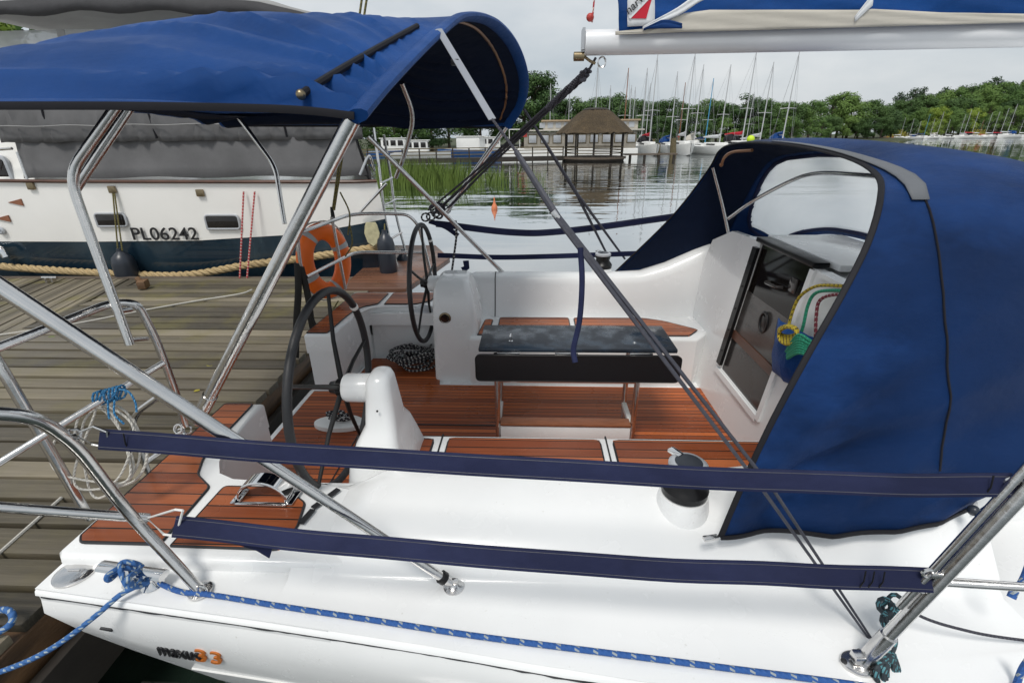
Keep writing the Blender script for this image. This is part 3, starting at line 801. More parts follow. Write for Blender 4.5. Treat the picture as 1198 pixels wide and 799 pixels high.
mb = MB(); mb.grid(rows); bim = part('bimini_canopy', mb, 'blue', sharp=0, solid=.004)
shade_rows = [[p+V((0, (CL-p.y)*.004, -.009)) for p in r_[2:-2]] for r_ in rows[1:-1]]  # added dark sheet below the canopy, stands in for its shaded underside
mb = MB(); mb.grid(shade_rows); part('canopy_undershade', mb, 'undershade', bim, sharp=0)
# front hem pocket, side hems, zip strip
mb = MB(); mb.tube([p+V((.005, 0, -.004)) for p in H0], .022, 10, ell=(.018, .034, (1, 0, .25))); part('front_pocket', mb, 'blue', bim)
for j, o_ in ((0, -.006), (NT_-1, .006)):
    mb = MB(); mb.tube([r_[j]+V((0, o_, -.004)) for r_ in rows], .01, 6, ell=(.005, .011, (0, 0, 1))); part('side_hem', mb, 'hem', bim)
from mathutils.bvhtree import BVHTree
vv = [p for r_ in rows for p in r_]; ff = [(i*NT_+j, i*NT_+j+1, (i+1)*NT_+j+1, (i+1)*NT_+j) for i in range(NS) for j in range(NT_-1)]
bvh = BVHTree.FromPolygons(vv, ff)
zp = []
for k in range(24):
    t = k/23; u = lerp(352, 488, t); v = 111-80*t**.93
    D = (W(u, v, d=1)-EYE).normalized(); h_ = bvh.ray_cast(EYE, D)
    if h_[0] is not None: zp.append(h_[0]-D*.012)
for _ in range(14): zp = [zp[0]]+[(a+b+c)/3 for a, b, c in zip(zp, zp[1:], zp[2:])]+[zp[-1]]
zp = [p-(p-EYE).normalized()*.012 for p in zp]
mb = MB(); mb.tube(zp, .0105, 8); zr = part('zip_roll', mb, 'hem', bim)
mb = MB(); mb.ball(zp[0], .0135, 8); part('zip_stop', mb, 'brass', bim)
def pipe(name, pix, r, mat='steel', parent=None, rc=.06, n=12, extra=None):
    """bent tube through photo points (u, v, {plane})"""
    P = [W(a[0], a[1], **a[2]) if isinstance(a, tuple) and len(a) == 3 and isinstance(a[2], dict) else V(a) for a in pix]
    mb = MB(); mb.tube(roundcorner(P, rc), r, n); 
    if extra: extra(mb, P)
    return part(name, mb, mat, parent)
# inside hoop line (dark brown seam) and inner stainless bow
mb = MB(); inn = [rows[3][j]+V((0, 0, -.012)) for j in range(52, NT_-4)]; mb.tube(inn, .008, 6); part('inner_seam', mb, 'copper', bim)
# frame tubes: main legs slope aft from the front hoop, struts slope forward to the side decks
fa, fb_ = W(412, 140, y=1.36), W(238, 478, d=1.75)
mb = MB(); mb.tube([fa, fb_], [.0225, .0225], 14); leg = part('bimini_leg', mb, 'steel')
d_ = (fa-fb_).normalized()
mb = MB(); mb.tube([fb_+d_*.075, fb_-d_*.005], .0255, 14); part('leg_socket', mb, 'steel', leg)
mb = MB(); mb.ball(fb_-d_*.03, .019, 12); mb.box(fb_-d_*.06, (.03, .03, .05), bevel=.005); part('leg_ball', mb, 'steel', leg)
pipe('bimini_leg', [(594, 146, dict(y=3.88)), (521, 250, dict(y=3.98))], .02, rc=.0)
st_a = W(-26, 318, d=1.0); st_b = W(531, 684, z=1.115)
mid = W(233, 487, d=1.24)
kk = (mid-st_a).length/(st_b-st_a).length
mb = MB(); mb.tube([st_a, st_a.lerp(st_b, .46)], .0178, 14); mb.tube([st_a.lerp(st_b, .455), st_a.lerp(st_b, .99)], .0145, 14); strut = part('bimini_strut', mb, 'steel')
mb = MB(); mb.lathe([(.034, -.012), (.034, -.004), (.02, .002), (.012, .012)], st_b, 'Z', 20); mb.box(st_b+V((0, 0, .012)), (.03, .014, .03), bevel=.004); part('strut_foot', mb, 'steel', strut)
u_ = st_b.lerp(st_a, .03); mb = MB(); mb.tube([u_, u_.lerp(st_a, .012)], .021, 12); mb.ball(u_+V((0, 0, .01)), .01, 8); part('strut_clamp', mb, 'black', strut)
stp = W(591, 322, y=3.95)
mb = MB(); mb.tube([W(431, 160, y=3.55), stp], .0165, 12); s2 = part('bimini_strut', mb, 'steel')
mb = MB(); mb.box(stp, (.05, .03, .02), bevel=.005); part('strut_foot', mb, 'steel', s2)
# canopy continues above: strut top joins the aft bow
bowmb = MB(); bowmb.tube([p+V((0, 0, -.045)) for p in H3[12:-12]], .0135, 10); part('bimini_bow', bowmb, 'steel')
# double aft legs with a knee
for k, du in enumerate((0, 13)):
    pipe('bimini_aft_leg', [(138+du, 122, dict(d=1.42+.03*k)), (80+du*.9, 205, dict(d=1.50+.05*k)), (152+du*.4, 403, dict(d=1.68+.05*k))] if k == 0 else [(138+16, 122, dict(d=1.5)), (88, 222, dict(d=1.58))], .0145, rc=.07)
pipe('bimini_aft_leg', [(272, 128, dict(y=3.7)), (322, 195, dict(y=3.7)), (333, 262, dict(y=3.6))], .0165, rc=.08)
pipe('bimini_aft_leg', [(470, 97, dict(y=3.3)), (485, 135, dict(y=3.5)), (474, 180, dict(y=3.65)), (463, 208, dict(y=3.75))], .0155, rc=.12)
# forward tension straps with their lines
sa = W(508, 36, y=2.13); sb = W(576, 140, d=1.66); sc = W(604, 178, d=1.60)
mb = MB(); mb.tube([sa+V((.02, -.02, 0)), sb], .01, 6, ell=(.0025, .016, (.6, .5, .3))); ts = part('tension_strap', mb, 'greystrap', bim)
mb = MB(); mb.box(sa.lerp(sb, .38), (.03, .02, .02), bevel=.003); part('strap_slider', mb, 'black', bim)
mb = MB(); mb.tube([sb, sc], .005, 6); part('strap_line', mb, 'rope_dark', bim)
base = W(1016, 752, z=1.20)
a1 = sc; 
def onl(A, B, t): return A.lerp(B, t)
seg = W(652, 254, d=1.51)
mb = MB(); mb.tube([sc, seg], [.009, .012], 8)
part('strap_sleeve', mb, 'webline', bim)
mb = MB(); mb.box(seg, (.05, .018, .018), Matrix.Rotation(R(50), 3, 'Y'), bevel=.004); part('strap_buckle', mb, 'steel', bim)
e1 = W(900, 575, d=1.415); e2 = W(1019, 748, d=1.385)
mb = MB()
for o_ in (-.013, .013):
    off = RT*o_
    mb.tube([seg+off*.4, e1+off*1.2, e2+off*.3], [.0082, .0055, .0034], 8)
part('strap_line', mb, 'webline', bim)
fs0 = W(613, 128, y=3.75); fs1 = W(678, 232, y=4.0)
mb = MB(); mb.tube([fs0, fs1], [.010, .016], 8)
for o_ in (-.024, .024):
    mb.tube([fs1+RT*o_*.3, W(722+o_*380, 303, y=4.2)], [.013, .009], 8)
part('strap_line', mb, 'webline', bim)
# ------------------------------------------------------------ SPRAYHOOD
Apt = cat([W(843, 628, y=1.19), W(872, 560, y=1.23), W(905, 490, y=1.28), W(948, 410, y=1.35), W(985, 345, y=1.42), W(1016, 283, y=1.51), W(1030, 232, y=1.60), W(1026, 205, y=1.78), W(995, 186, y=2.05), W(945, 173, y=2.4), W(900, 167.5, y=2.72), W(862, 168, y=3.2), W(842, 176, y=3.55), W(828, 200, y=3.75), W(785, 255, y=3.87), W(717, 321, y=3.95)], 6)
NA = 97
A0 = resample(Apt, NA)
Mp = resample(cat([W(1140, 601, y=1.26), (1.72, 1.35, 1.55), (1.78, 1.46, 1.9), (1.77, 1.60, 2.22), (1.68, 1.82, 2.35), (1.60, 2.2, 2.38), (1.58, 2.65, 2.37), (1.56, 3.1, 2.35), (1.55, 3.45, 2.27), (1.56, 3.72, 2.0), (1.52, 3.86, 1.7), (1.40, 3.96, 1.42)], 8), NA)
Fp = resample(cat([W(1222, 520, y=1.5), (2.16, 1.64, 1.60), (2.14, 1.74, 1.72), (2.10, 1.88, 1.81), (2.02, 2.2, 1.845), (1.99, 2.65, 1.86), (1.99, 3.1, 1.85), (1.98, 3.42, 1.80), (1.94, 3.65, 1.70), (1.9, 3.78, 1.5), (1.8, 3.93, 1.42)], 8), NA)
hr = []; N1, N2 = 34, 26
for i in range(N1+1):
    t = i/N1; row = []
    for j in range(NA):
        a = j/(NA-1); q = A0[j].lerp(Mp[j], t)
        n = V((0, q.y-CL, max(0, q.z-1.5)*1.3)).normalized()
        bul = math.sin(math.pi*t)*.035
        side = max(0, 1-a*2.6)
        f = (.085*(.5-abs(math.sin(t*3.4-a*9+.9)))+.050*(.5-abs(math.sin(t*7.5-a*22+1.5*math.sin(a*9))))+.004*math.sin(t*21+a*40))*side*math.sin(math.pi*min(1, a*7+.15))*min(1, t*6)
        low = math.exp(-(a/.045)**2)
        low = math.exp(-(a/.13)**2); f += low*(.040*(.45-abs(math.sin((a*34)/(.25+t*.9)+.5)))*min(1, t*4))*min(1, (1-t)*4)*min(1, a/.012+.15)
        row.append(q+n*(bul+f))
    hr.append(row)
hr2 = []
for i in range(N2+1):
    t = i/N2
    hr2.append([Mp[j].lerp(Fp[j], t)+V((.05*math.sin(math.pi*t), 0, .02*math.sin(math.pi*t))) for j in range(NA)])
mb = MB(); mb.grid(hr); hood = part('sprayhood', mb, 'hood', sharp=0, solid=.004)
def inward(p, k=.010):
    n = V((0, CL-p.y, 1.3-p.z)); n.normalize(); return p+n*k
mb = MB(); mb.grid([[inward(p) for p in r_[1:-1]] for r_ in hr[1:]]); part('hood_undershade', mb, 'undershade', hood, sharp=0)  # added dark sheet inside the sprayhood, its shade put into the colour
def inwin(t, a):
    x = (a-.615)/.275; y = (t-.50)/.43
    return abs(x)**4+abs(y)**4 < 1
cl = MB(); vi = MB()
for bm_, flag in ((cl, False), (vi, True)):
    g = [[None]*NA for _ in range(N2+1)]
    for i in range(N2):
        for j in range(NA-1):
            if inwin((i+.5)/N2, (j+.5)/(NA-1)) == flag:
                vs = []
                for (p, q_) in ((i, j), (i, j+1), (i+1, j+1), (i+1, j)):
                    if g[p][q_] is None: g[p][q_] = bm_.bm.verts.new(hr2[p][q_])
                    vs.append(g[p][q_])
                bm_.bm.faces.new(vs)
part('front_cloth', cl, 'hood', hood, sharp=0, solid=.004)
part('vinyl_window', vi, 'vinyl', hood, sharp=0, solid=.003)
# piping round the window hides the cut, on both faces
pw = []
for k in range(72):
    th = 2*math.pi*k/72; cx_ = abs(math.cos(th))**.5*(1 if math.cos(th) > 0 else -1); sy_ = abs(math.sin(th))**.5*(1 if math.sin(th) > 0 else -1)
    a = .615+.281*cx_; t = .50+.44*sy_
    jf = a*(NA-1); j = int(jf); tf = max(0, min(.9999, t))*N2; i = int(tf)
    p = hr2[i][j].lerp(hr2[i][j+1], jf-j).lerp(hr2[i+1][j].lerp(hr2[i+1][j+1], jf-j), tf-i); pw.append(p)
mb = MB(); mb.tube(pw, .013, 8, closed=True); part('window_piping', mb, 'navy', hood)
mb = MB(); mb.tube(A0, .008, 8, ell=(.005, .0095, (1, 0, .6))); part('edge_hem', mb, 'hem', hood)
low = [hr[i][0]+V((0, -.004, .0)) for i in range(N1+1)]; mb = MB(); mb.tube(low, .008, 6, ell=(.004, .009, (0, 0, 1))); part('bottom_hem', mb, 'hem', hood)
lowp = [hr[i][-1]+V((0, .004, 0)) for i in range(N1+1)]; mb = MB(); mb.tube(lowp, .008, 6, ell=(.005, .016, (0, 0, 1))); part('bottom_hem', mb, 'hem', hood)
# grey chafe band over the aft bow and the seam that runs on from it
def hoodpt(t, a):
    jf = a*(NA-1); j = min(NA-2, int(jf)); tf = t*N1; i = min(N1-1, int(tf))
    return hr[i][j].lerp(hr[i][j+1], jf-j).lerp(hr[i+1][j].lerp(hr[i+1][j+1], jf-j), tf-i)
bandr = []
for k in range(15):
    s = k/14; a = lerp(.52, .262, s); w0 = .12*max(0, (s-.6)/.4)**1.4; w1 = w0+lerp(.025, .105, s**1.2)*(1-.35*max(0, (s-.9)/.1))
    rowb = []
    for m_ in range(5):
        p = hoodpt(lerp(w0, w1, m_/4), a); p = p+V((0, (p.y-CL)*.006, .009)); rowb.append(p)
    bandr.append(rowb)
mb = MB(); mb.grid(bandr); part('chafe_band', mb, 'chafe', hood, solid=.003)
sm = [hoodpt(lerp(.17, .62, s), lerp(.266, .06, s))+V((.0, -.006, .004)) for s in [k/20 for k in range(21)]]
mb = MB(); mb.tube(sm, .003, 6); part('hood_seam', mb, 'hem', hood)
# tubes inside
tp = [W(834, 196, y=3.70), W(845, 240, y=3.72), W(856, 292, y=3.70)]
mb = MB(); mb.tube(cat(tp, 6), .0125, 10); part('hood_frame', mb, 'steel', hood)
tp = [W(852, 256, y=3.62), W(880, 236, y=3.5), W(925, 212, y=3.2), W(955, 203, y=2.95), W(1000, 204, y=2.6), W(1060, 210, y=2.1)]
mb = MB(); mb.tube(cat(tp, 6), .0125, 10); part('hood_frame', mb, 'steel', hood)
tp = [W(844, 193, y=3.35), W(848, 184, y=3.3), W(858, 178, y=3.2), W(880, 176, y=3.0)]
mb = MB(); mb.tube(cat(tp, 6), .009, 8); mb.ball(tp[0], .013, 8); part('hood_grab', mb, 'copper', hood)
q = W(843, 627, y=1.18); mb = MB(); mb.box(q+V((-.03, .0, -.008)), (.05, .018, .012), .2, bevel=.003); part('tack_plate', mb, 'steel', hood)
q = W(1139, 597, d=1.5); mb = MB(); mb.ball(q, .017, 10); mb.tube([q, W(1146, 612, d=1.47), W(1149, 628, d=1.45)], .004, 6); part('bungee_toggle', mb, 'fender', hood)
# ------------------------------------------------------------ PUSHPIT, STANCHIONS, LIFELINES
pipe('pushpit_rail', [(-40, 482, dict(d=1.06)), (40, 486, dict(d=1.16)), (88, 520, dict(d=1.27)), (150, 600, dict(d=1.47)), (234, 690, dict(z=1.115))], .0165, rc=.10)
pipe('pushpit_rail', [(-40, 590, dict(d=1.24)), (174, 606, dict(d=1.50))], .0145)
pipe('pushpit_post', [(-30, 380, dict(d=1.5)), (5, 436, dict(d=1.55)), (105, 606, dict(d=1.85))], .0165, rc=.05)
pipe('pushpit_rail', [(-30, 559, dict(d=1.5)), (192, 424, dict(d=1.86))], .0115)
pipe('pushpit_rail', [(-30, 418, dict(d=1.40)), (128, 355, dict(d=1.70)), (160, 354, dict(d=1.75)), (182, 395, dict(d=1.85)), (207, 462, dict(d=2.02)), (216, 498, dict(d=2.12))], .0145, rc=.09)
pipe('pushpit_rail', [(138, 364, dict(d=1.69)), (153, 362, dict(d=1.74))], .010)
pipe('pushpit_rail', [(150, 398, dict(d=1.69)), (172, 396, dict(d=1.82))], .0085)
pipe('pushpit_post', [(188, 462, dict(d=1.95)), (160, 482, dict(d=2.0)), (154, 498, dict(d=2.04)), (173, 552, dict(d=2.2))], .0125, rc=.05)
pipe('pushpit_rail', [(218, 506, dict(d=2.15)), (172, 540, dict(d=2.1))], .0105)
f1 = W(234, 690, z=1.112)
mb = MB(); mb.lathe([(.036, -.006), (.036, .002), (.022, .006)], f1, 'Z', 20); mb.tube([f1+V((.02+math.cos(t)*.014, -.012, .016+math.sin(t)*.018)) for t in [2*math.pi*k/14 for k in range(14)]], .004, 6, closed=True); part('post_foot', mb, 'steel')
# shackle cluster at the inner end
mb = MB(); q = W(214, 496, d=2.11)
for k in range(5):
    c = q+V((random.uniform(-.03, .03), random.uniform(-.03, .03), random.uniform(-.05, .01)))
    mb.tube([c+V((math.cos(t)*.018, math.sin(t)*.008, math.sin(t)*.018)) for t in [2*math.pi*i/10 for i in range(10)]], .004, 5, closed=True)
part('shackle_cluster', mb, 'steel')
# port pushpit
Yp = 3.95
pipe('pushpit_rail', [(349, 273, dict(y=3.42)), (409, 251, dict(y=3.95)), (440, 249.5, dict(y=4.0)), (478, 251, dict(y=4.05)), (490, 264, dict(y=4.06)), (505, 324, dict(y=4.1))], .0145, rc=.10)
pipe('pushpit_rail', [(359, 324, dict(y=3.42)), (415, 295, dict(y=3.95)), (497, 296, dict(y=4.05))], .0135, rc=.10)
pipe('pushpit_post', [(348, 274, dict(y=3.42)), (350, 300, dict(y=3.42)), (361, 362, dict(y=3.45)), (376, 402, dict(y=3.5))], .0125)
pipe('pushpit_post', [(388, 254, dict(y=3.8)), (404, 338, dict(y=3.86))], .0125)
# guard wires in canvas sleeves
def strap(pix, hw, mat='navy', th=.0055, name='lifeline_sleeve', up=(0, 0, 1)):
    P = cat([W(u, v, y=y) for u, v, y in pix], 8)
    Q = []
    for i, p in enumerate(P): Q.append(p+V((0, .0012*math.sin(i*.9), .0009*math.sin(i*.55+1))))
    mb = MB(); mb.tube(Q, .01, 16, ell=(th, hw, up, .35)); o = part(name, mb, mat, sharp=30)
    if hw > .025:
        u_ = V(up).normalized()
        for k in (-.72, .72):
            mb = MB(); mb.tube([p+u_*hw*k+V((0, -th*.9*u_.z, th*.9*u_.y)) for p in Q], .0011, 4); part('edge_stitching', mb, 'webline', o)
    return o
up_ = strap([(118, 514, .98), (400, 534, .95), (700, 552, .92), (1000, 566, .90), (1184, 567, .88)], .0262, up=(0, .45, .85))
lo_ = strap([(205, 616, .98), (420, 638, .95), (700, 661, .92), (920, 672, .90), (1088, 678, .885)], .0285, up=(0, .6, .75))
for t_, s_ in (((150, 517), up_), ((1155, 567), up_), ((1008, 676), lo_), ((1018, 676.5), lo_), ((1030, 677), lo_)):
    q = W(*t_, y=.975 if t_[0] < 500 else .88); mb = MB(); mb.tube([q+V((0, -.004, .028)), q+V((0, -.009, 0)), q+V((0, -.004, -.028))], .0018, 5); part('sleeve_stitch', mb, 'black', s_)
q0 = W(125, 505, y=.98); q1 = W(128, 524, y=.98); k0 = W(86, 508, d=1.26)
mb = MB(); mb.tube([q0, W(110, 499, y=.98), k0, W(108, 520, y=.98), q1], .0036, 6); mb.tube([q0, q1], .0032, 6)
mb.tube([k0+V((math.cos(t)*.02, .006*math.sin(2*t), math.sin(t)*.014)) for t in [2*math.pi*i/12 for i in range(12)]], .004, 6, closed=True); part('lifeline_shackle', mb, 'steel', up_)
q0 = W(214, 597, y=.98); q1 = W(206, 627, y=.98); k0 = W(172, 606, d=1.5)
mb = MB(); mb.tube([q0, W(205, 596, y=.98), k0, W(192, 625, y=.98), q1], .0034, 6); mb.tube([q0, q1], .0032, 6); part('lifeline_shackle', mb, 'white', lo_)
mb = MB(); q = W(318, 634, y=.955); mb.slab([W(319, 640, y=.962), W(315, 653, y=.962), W(300, 644, y=.962), W(262, 632, y=.968), W(300, 634, y=.962)], (0, .003, 0)); part('torn_flap', mb, 'navy', lo_)
# port lifelines seen beyond the cockpit
strap([(510, 262, 4.1), (600, 272, 4.12), (655, 271, 4.15), (766, 257, 4.15), (840, 245, 4.2)], .028, 'navy')
strap([(512, 299, 4.1), (600, 301, 4.12), (735, 297, 4.15), (800, 294, 4.2)], .022, 'navy')
strap([(502, 259, 4.05), (520, 265, 4.1), (536, 276, 4.1)], .02, 'navy')
mb = MB(); mb.tube([W(545, 305, y=4.09), W(546, 313, y=4.09), W(541, 316, y=4.09)], .02, 6, ell=(.004, .03, (1, 0, 0))); part('strap_end', mb, 'navy')
hs = cat([W(679, 290, d=1.49), W(681, 330, d=1.5), W(678, 375, d=1.53), W(671, 408, d=1.56), W(673, 424, d=1.56)], 6)
mb = MB(); mb.tube(hs, .01, 6, ell=(.009, .005, (0, 1, .2))); part('hanging_webbing', mb, 'navy', bim)
# near stanchion (gate post with brace)
sb0 = W(1012, 772, z=1.125); sb1 = W(1230, 540, y=.86)
mb = MB(); mb.tube([sb0, sb0.lerp(sb1, 1.0)], .0165, 14); stn = part('stanchion', mb, 'steel')
o2 = -RT*.030+UP*.012
mb = MB(); mb.tube([sb0.lerp(sb1, .30)+o2, sb1+o2], .0085, 10); part('stanchion_brace', mb, 'steel', stn)
mb = MB(); el = [(sb0.x+math.cos(2*math.pi*k/26)*.05-.01, sb0.y+math.sin(2*math.pi*k/26)*.036) for k in range(26)]; mb.prism(el, 1.104, 1.118, .005, 2)
mb.tube([sb0-(sb1-sb0).normalized()*.01, sb0.lerp(sb1, .16)], .021, 14); mb.box(sb0+V((-.012, 0, .012)), (.05, .03, .03), bevel=.006); part('stanchion_foot', mb, 'steel', stn)
for (x, y) in ((-.045, 0), (.015, -.028), (.015, .028)):
    mb = MB(); mb.lathe([(.008, 1.118-sb0.z), (.008, 1.121-sb0.z), (.004, 1.1225-sb0.z)], sb0+V((x-.01, y, 0)), 'Z', 10); part('foot_bolt', mb, 'rubber', stn)
for (u, v) in ((1088, 672), (1083, 690), (1186, 566)):
    q = W(u, v, y=.875); mb = MB(); mb.tube([q+V((math.cos(t)*.015, .004, math.sin(t)*.012)) for t in [2*math.pi*i/10 for i in range(10)]], .0042, 6, closed=True); mb.box(q+V((.015, 0, 0)), (.03, .012, .016), bevel=.003); part('eye_bracket', mb, 'steel', stn)
pipe('guard_rail', [(1106, 681, dict(y=.90)), (1260, 690, dict(y=.84))], .0105)
pipe('guard_wire', [(1108, 676, dict(y=.90)), (1260, 687, dict(y=.84))], .0025, 'wire')
# port gate stanchion foot visible past the seat back
pipe('stanchion', [(700, 306, dict(y=4.12)), (700, 325, dict(y=4.12))], .016, 'black')
# backstay legs
for k, (a, b) in enumerate((((426, -20), (389, 246)), ((432, -20), (391, 246)))):
    pipe('backstay', [(a[0], a[1], dict(y=3.72)), (b[0], b[1], dict(y=3.82))], .0075, 'rope_olive', rc=0)
q = W(389, 250, y=3.82); mb = MB(); mb.lathe([(.014, -.06), (.016, -.02), (.012, .05)], q, 'Z', 10); part('backstay_tensioner', mb, 'black')
# ------------------------------------------------------------ BOOM
b0 = W(684, 50.5, y=2.62); b1 = W(1198, 40, y=2.62); dirb = (b1-b0).normalized(); bend = b0+dirb*4.0
mb = MB(); bp = [b0+dirb*t for t in (0, .012, .35, 1, 2, 4.0)]
mb.tube(bp, .05, 24, ell=(.042, .053, (0, 0, 1))); 
bo = part('boom', mb, 'boomalloy')
bev = MB(); 
mb = MB(); mb.slab([b0+V((-.002, y, z)) for y, z in ((-.04, .055), (.04, .055), (.03, -.03), (-.03, -.03))], (-.012, 0, 0)); part('boom_end_cap', mb, 'frame', bo)
mb = MB(); q = b0+V((-.02, 0, -.055)); mb.lathe([(.012, -.03), (.02, -.028), (.02, .02), (.01, .022)], q, 'X', 12); mb.tube([q+V((.02, 0, 0)), q+V((.05, 0, -.02)), q+V((.075, 0, -.03))], .007, 6); part('boom_sheave', mb, 'brass', bo)
mb = MB(); q = b0+V((.085, 0, -.08)); mb.tube([q+V((math.cos(t)*.018, 0, math.sin(t)*.022)) for t in [2*math.pi*i/12 for i in range(12)]], .0045, 6, closed=True); part('boom_shackle', mb, 'steel', bo)
mb = MB(); q = b0+V((.02, 0, .10)); mb.ball(q, .018, 8); part('topping_lift_knob', mb, 'paintred', bo)
mb = MB(); mb.tube([b0+V((.03, 0, .08)), W(697, -20, y=2.62)], .0042, 6); part('topping_lift', mb, 'rope_red', bo)
# lazy bag: cream foot, blue body, patch, badge
def boomz(u, v): return W(u, v, y=2.56)
def bagpanel(name, tops, mat, off, parent, y=2.56):
    bul = .06 if off == 0 else 0
    mb = MB(); rows_ = []
    for (u, v0, v1) in tops:
        a = W(u, v0, y=y-off); b = W(u, v1, y=y-off)
        rows_.append([a.lerp(b, k/6)+V((0, bul*max(0, (k/6-.35))+(.008 if off == 0 else .002)*math.sin(k*1.7+u*.05), 0)) for k in range(7)])
    mb.grid(rows_); return part(name, mb, mat, parent, sharp=0, solid=.004)
us = list(range(724, 1300, 12))
bag = bagpanel('sail_bag', [(u, interp([(724, 40), (800, 38), (1200, 26)], u), interp([(724, -14), (1200, -30)], u)) for u in us], 'blue', 0, bo)
bagf = MB()
mb = MB(); rows_ = [[W(u, interp([(724, 40), (800, 38), (1200, 26)], u), y=2.68), W(u, interp([(724, -14), (1200, -30)], u), y=2.66)] for u in us]; mb.grid(rows_); part('bag_far_side', mb, 'blue', bo, solid=.004)
bagpanel('bag_foot', [(u, interp([(720, 41), (800, 38), (1260, 25)], u), interp([(720, 37), (760, 34), (800, 16), (830, 12), (1015, 12), (1020, 11), (1100, 15), (1260, 18)], u)) for u in range(720, 1264, 10)], 'cream', .03, bag)
bagpanel('white_patch', [(u, interp([(728, 32), (764, 30)], u), -14) for u in (734, 742, 750, 758, 766)], 'whitecloth', .034, bag)
mb = MB(); yq = 2.522
mb.slab([W(u, v, y=yq) for u, v in ((737, 22), (756, 22), (763, -2), (760, -2))], (0, .004, 0)); part('red_badge', mb, 'redcloth', bag)
mb = MB(); mb.slab([W(u, v, y=yq-.002) for u, v in ((735.5, 21), (737.5, 22.5), (762, -3), (759.5, -3))], (0, .004, 0)); part('badge_edge', mb, 'whitecloth', bag)
a = W(735, 18.5, y=yq-.004); b = W(758.5, -4, y=yq-.004); ex = (b-a).normalized(); en = V((0, -1, 0)); ez = en.cross(ex).normalized()
Mx = Matrix((ex, ez, en)).transposed().to_4x4(); Mx.translation = a
textobj('narwal', .048, 'badge_lettering', M['ink'], bag, Mx, .001, .1)
bagpanel('foot_strap', [(u, interp([(752, 36), (795, 18), (822, 0)], u), interp([(752, 32), (795, 8), (822, -12)], u)) for u in range(752, 830, 8)], 'whitecloth', .042, bag)
bagpanel('blue_flap', [(u, interp([(753, 36), (758, 34), (792, 33.5)], u), interp([(753, 34), (775, 23), (785, 24), (798, 28)], u)) for u in range(753, 800, 5)], 'hood', .05, bag)
bagpanel('batten_tape', [(u, 26, 0) for u in (1000, 1003)] and [(1000+k, 26-k*.9, 20-k*1.3) for k in range(0, 24, 3)], 'whitecloth', .036, bag)
mb = MB(); mb.tube([V((4.5, 2.62, 1.7)), V((4.5, 2.62, 12.5))], .07, 14); part('mast', mb, 'boomalloy')
mb = MB(); mb.tube([bend, V((4.45, 2.62, bend.z))], .03, 8); part('gooseneck', mb, 'steel')
# ================================================================== LOOSE THINGS ON THE YACHT
def solo(name, mb, mat, label, cat_, group=None, kind=None, loc=None, **k):
    o = mb.build(name, M[mat], **k); tag(o, label, cat_, group, kind)
    # put the origin of the object at its foot
    co = [v.co for v in o.data.vertices]
    c = loc or V(((min(v.x for v in co)+max(v.x for v in co))/2, (min(v.y for v in co)+max(v.y for v in co))/2, min(v.z for v in co)))
    return o
# mooring rope led forward along the toe of the deck
zz = 1.118
P = [W(186, 682, z=zz), W(212, 692, z=zz), W(250, 696, z=zz), W(330, 709, z=zz), W(430, 724, z=zz), W(560, 744, z=zz), W(700, 762, z=zz), W(850, 781, z=zz), W(1010, 802, z=zz), W(1120, 822, z=zz)]
mb = MB(); mb.tube(cat(P, 10), .0082, 10)
solo('mooring_rope', mb, 'rope_blue', 'blue rope with pale flecks lying along the white deck edge from the stern cleat', 'rope')
mb = MB()
K = [W(140, 667, z=1.17), W(128, 678, z=1.18), W(126, 673, z=1.20), W(142, 664, z=1.19), W(163, 668, z=1.15), W(167, 676, z=1.13), W(152, 688, z=1.14), W(141, 668, z=1.19), W(143, 658, z=1.20), W(155, 658, z=1.19), W(166, 664, z=1.16), W(150, 676, z=1.2), W(160, 686, z=1.14), W(174, 680, z=1.13)]
mb.tube(cat(K, 8), .0085, 8)
Ptail = [W(163, 684, z=1.14), W(140, 696, z=1.135), W(112, 720, z=1.10), W(70, 752, z=1.02), W(30, 774, z=.95), W(-20, 792, z=.87), W(-60, 800, z=.80)]
mb.tube(cat(Ptail, 8), .0085, 10)
solo('mooring_line', mb, 'rope_blue_pale', 'worn blue mooring line knotted on the stern cleat and leading down to the jetty', 'rope')
mb = MB(); mb.tube(cat([W(-30, 722, z=.80), W(-4, 714, z=.81), W(10, 714, z=.82), W(15, 722, z=.81), W(10, 732, z=.79), W(-8, 742, z=.78), W(-40, 752, z=.78)], 8), .012, 10)
solo('rope_loop', mb, 'rope_blue_pale', 'short blue rope loop lying on the jetty edge at the lower left', 'rope')
# white coil hung on the near pushpit, thin blue cord
mb = MB(); rnd = random.Random(3)
top = W(128, 486, d=1.72)
for k in range(4):
    wv = rnd.uniform(28, 52); hh = rnd.uniform(70, 108); cu = 124+rnd.uniform(-14, 18)
    ring = []
    for i in range(26):
        t = 2*math.pi*i/26
        ring.append(W(cu+math.sin(t)*wv*(1-.3*math.cos(t))+9*math.sin(2*t+k*1.9), 474+hh/2*(1-math.cos(t))+4*math.sin(3*t+k), d=1.74+.012*k))
    mb.tube(cat(ring, 3, True), .0042, 7, closed=True)
mb.tube(cat([W(155, 490, d=1.75), W(172, 530, d=1.78), W(160, 560, d=1.8), W(130, 572, d=1.9)], 8), .0052, 7)
solo('rope_coil', mb, 'rope_white', 'coil of thin white rope hanging from the near stern rail', 'rope coil')
mb = MB()
for k in range(7):
    c = W(114+k*4.5, 466-k*1.2, d=1.73)
    mb.tube([c+V((math.sin(t)*.004+rnd.uniform(-.004, .004), math.cos(t)*.022, math.sin(t)*.026)) for t in [2*math.pi*i/10 for i in range(10)]], .004, 6, closed=True)
mb.tube(cat([W(136, 455, d=1.72), W(150, 458, d=1.70), W(158, 470, d=1.70), W(160, 482, d=1.70)], 6), .0035, 6)
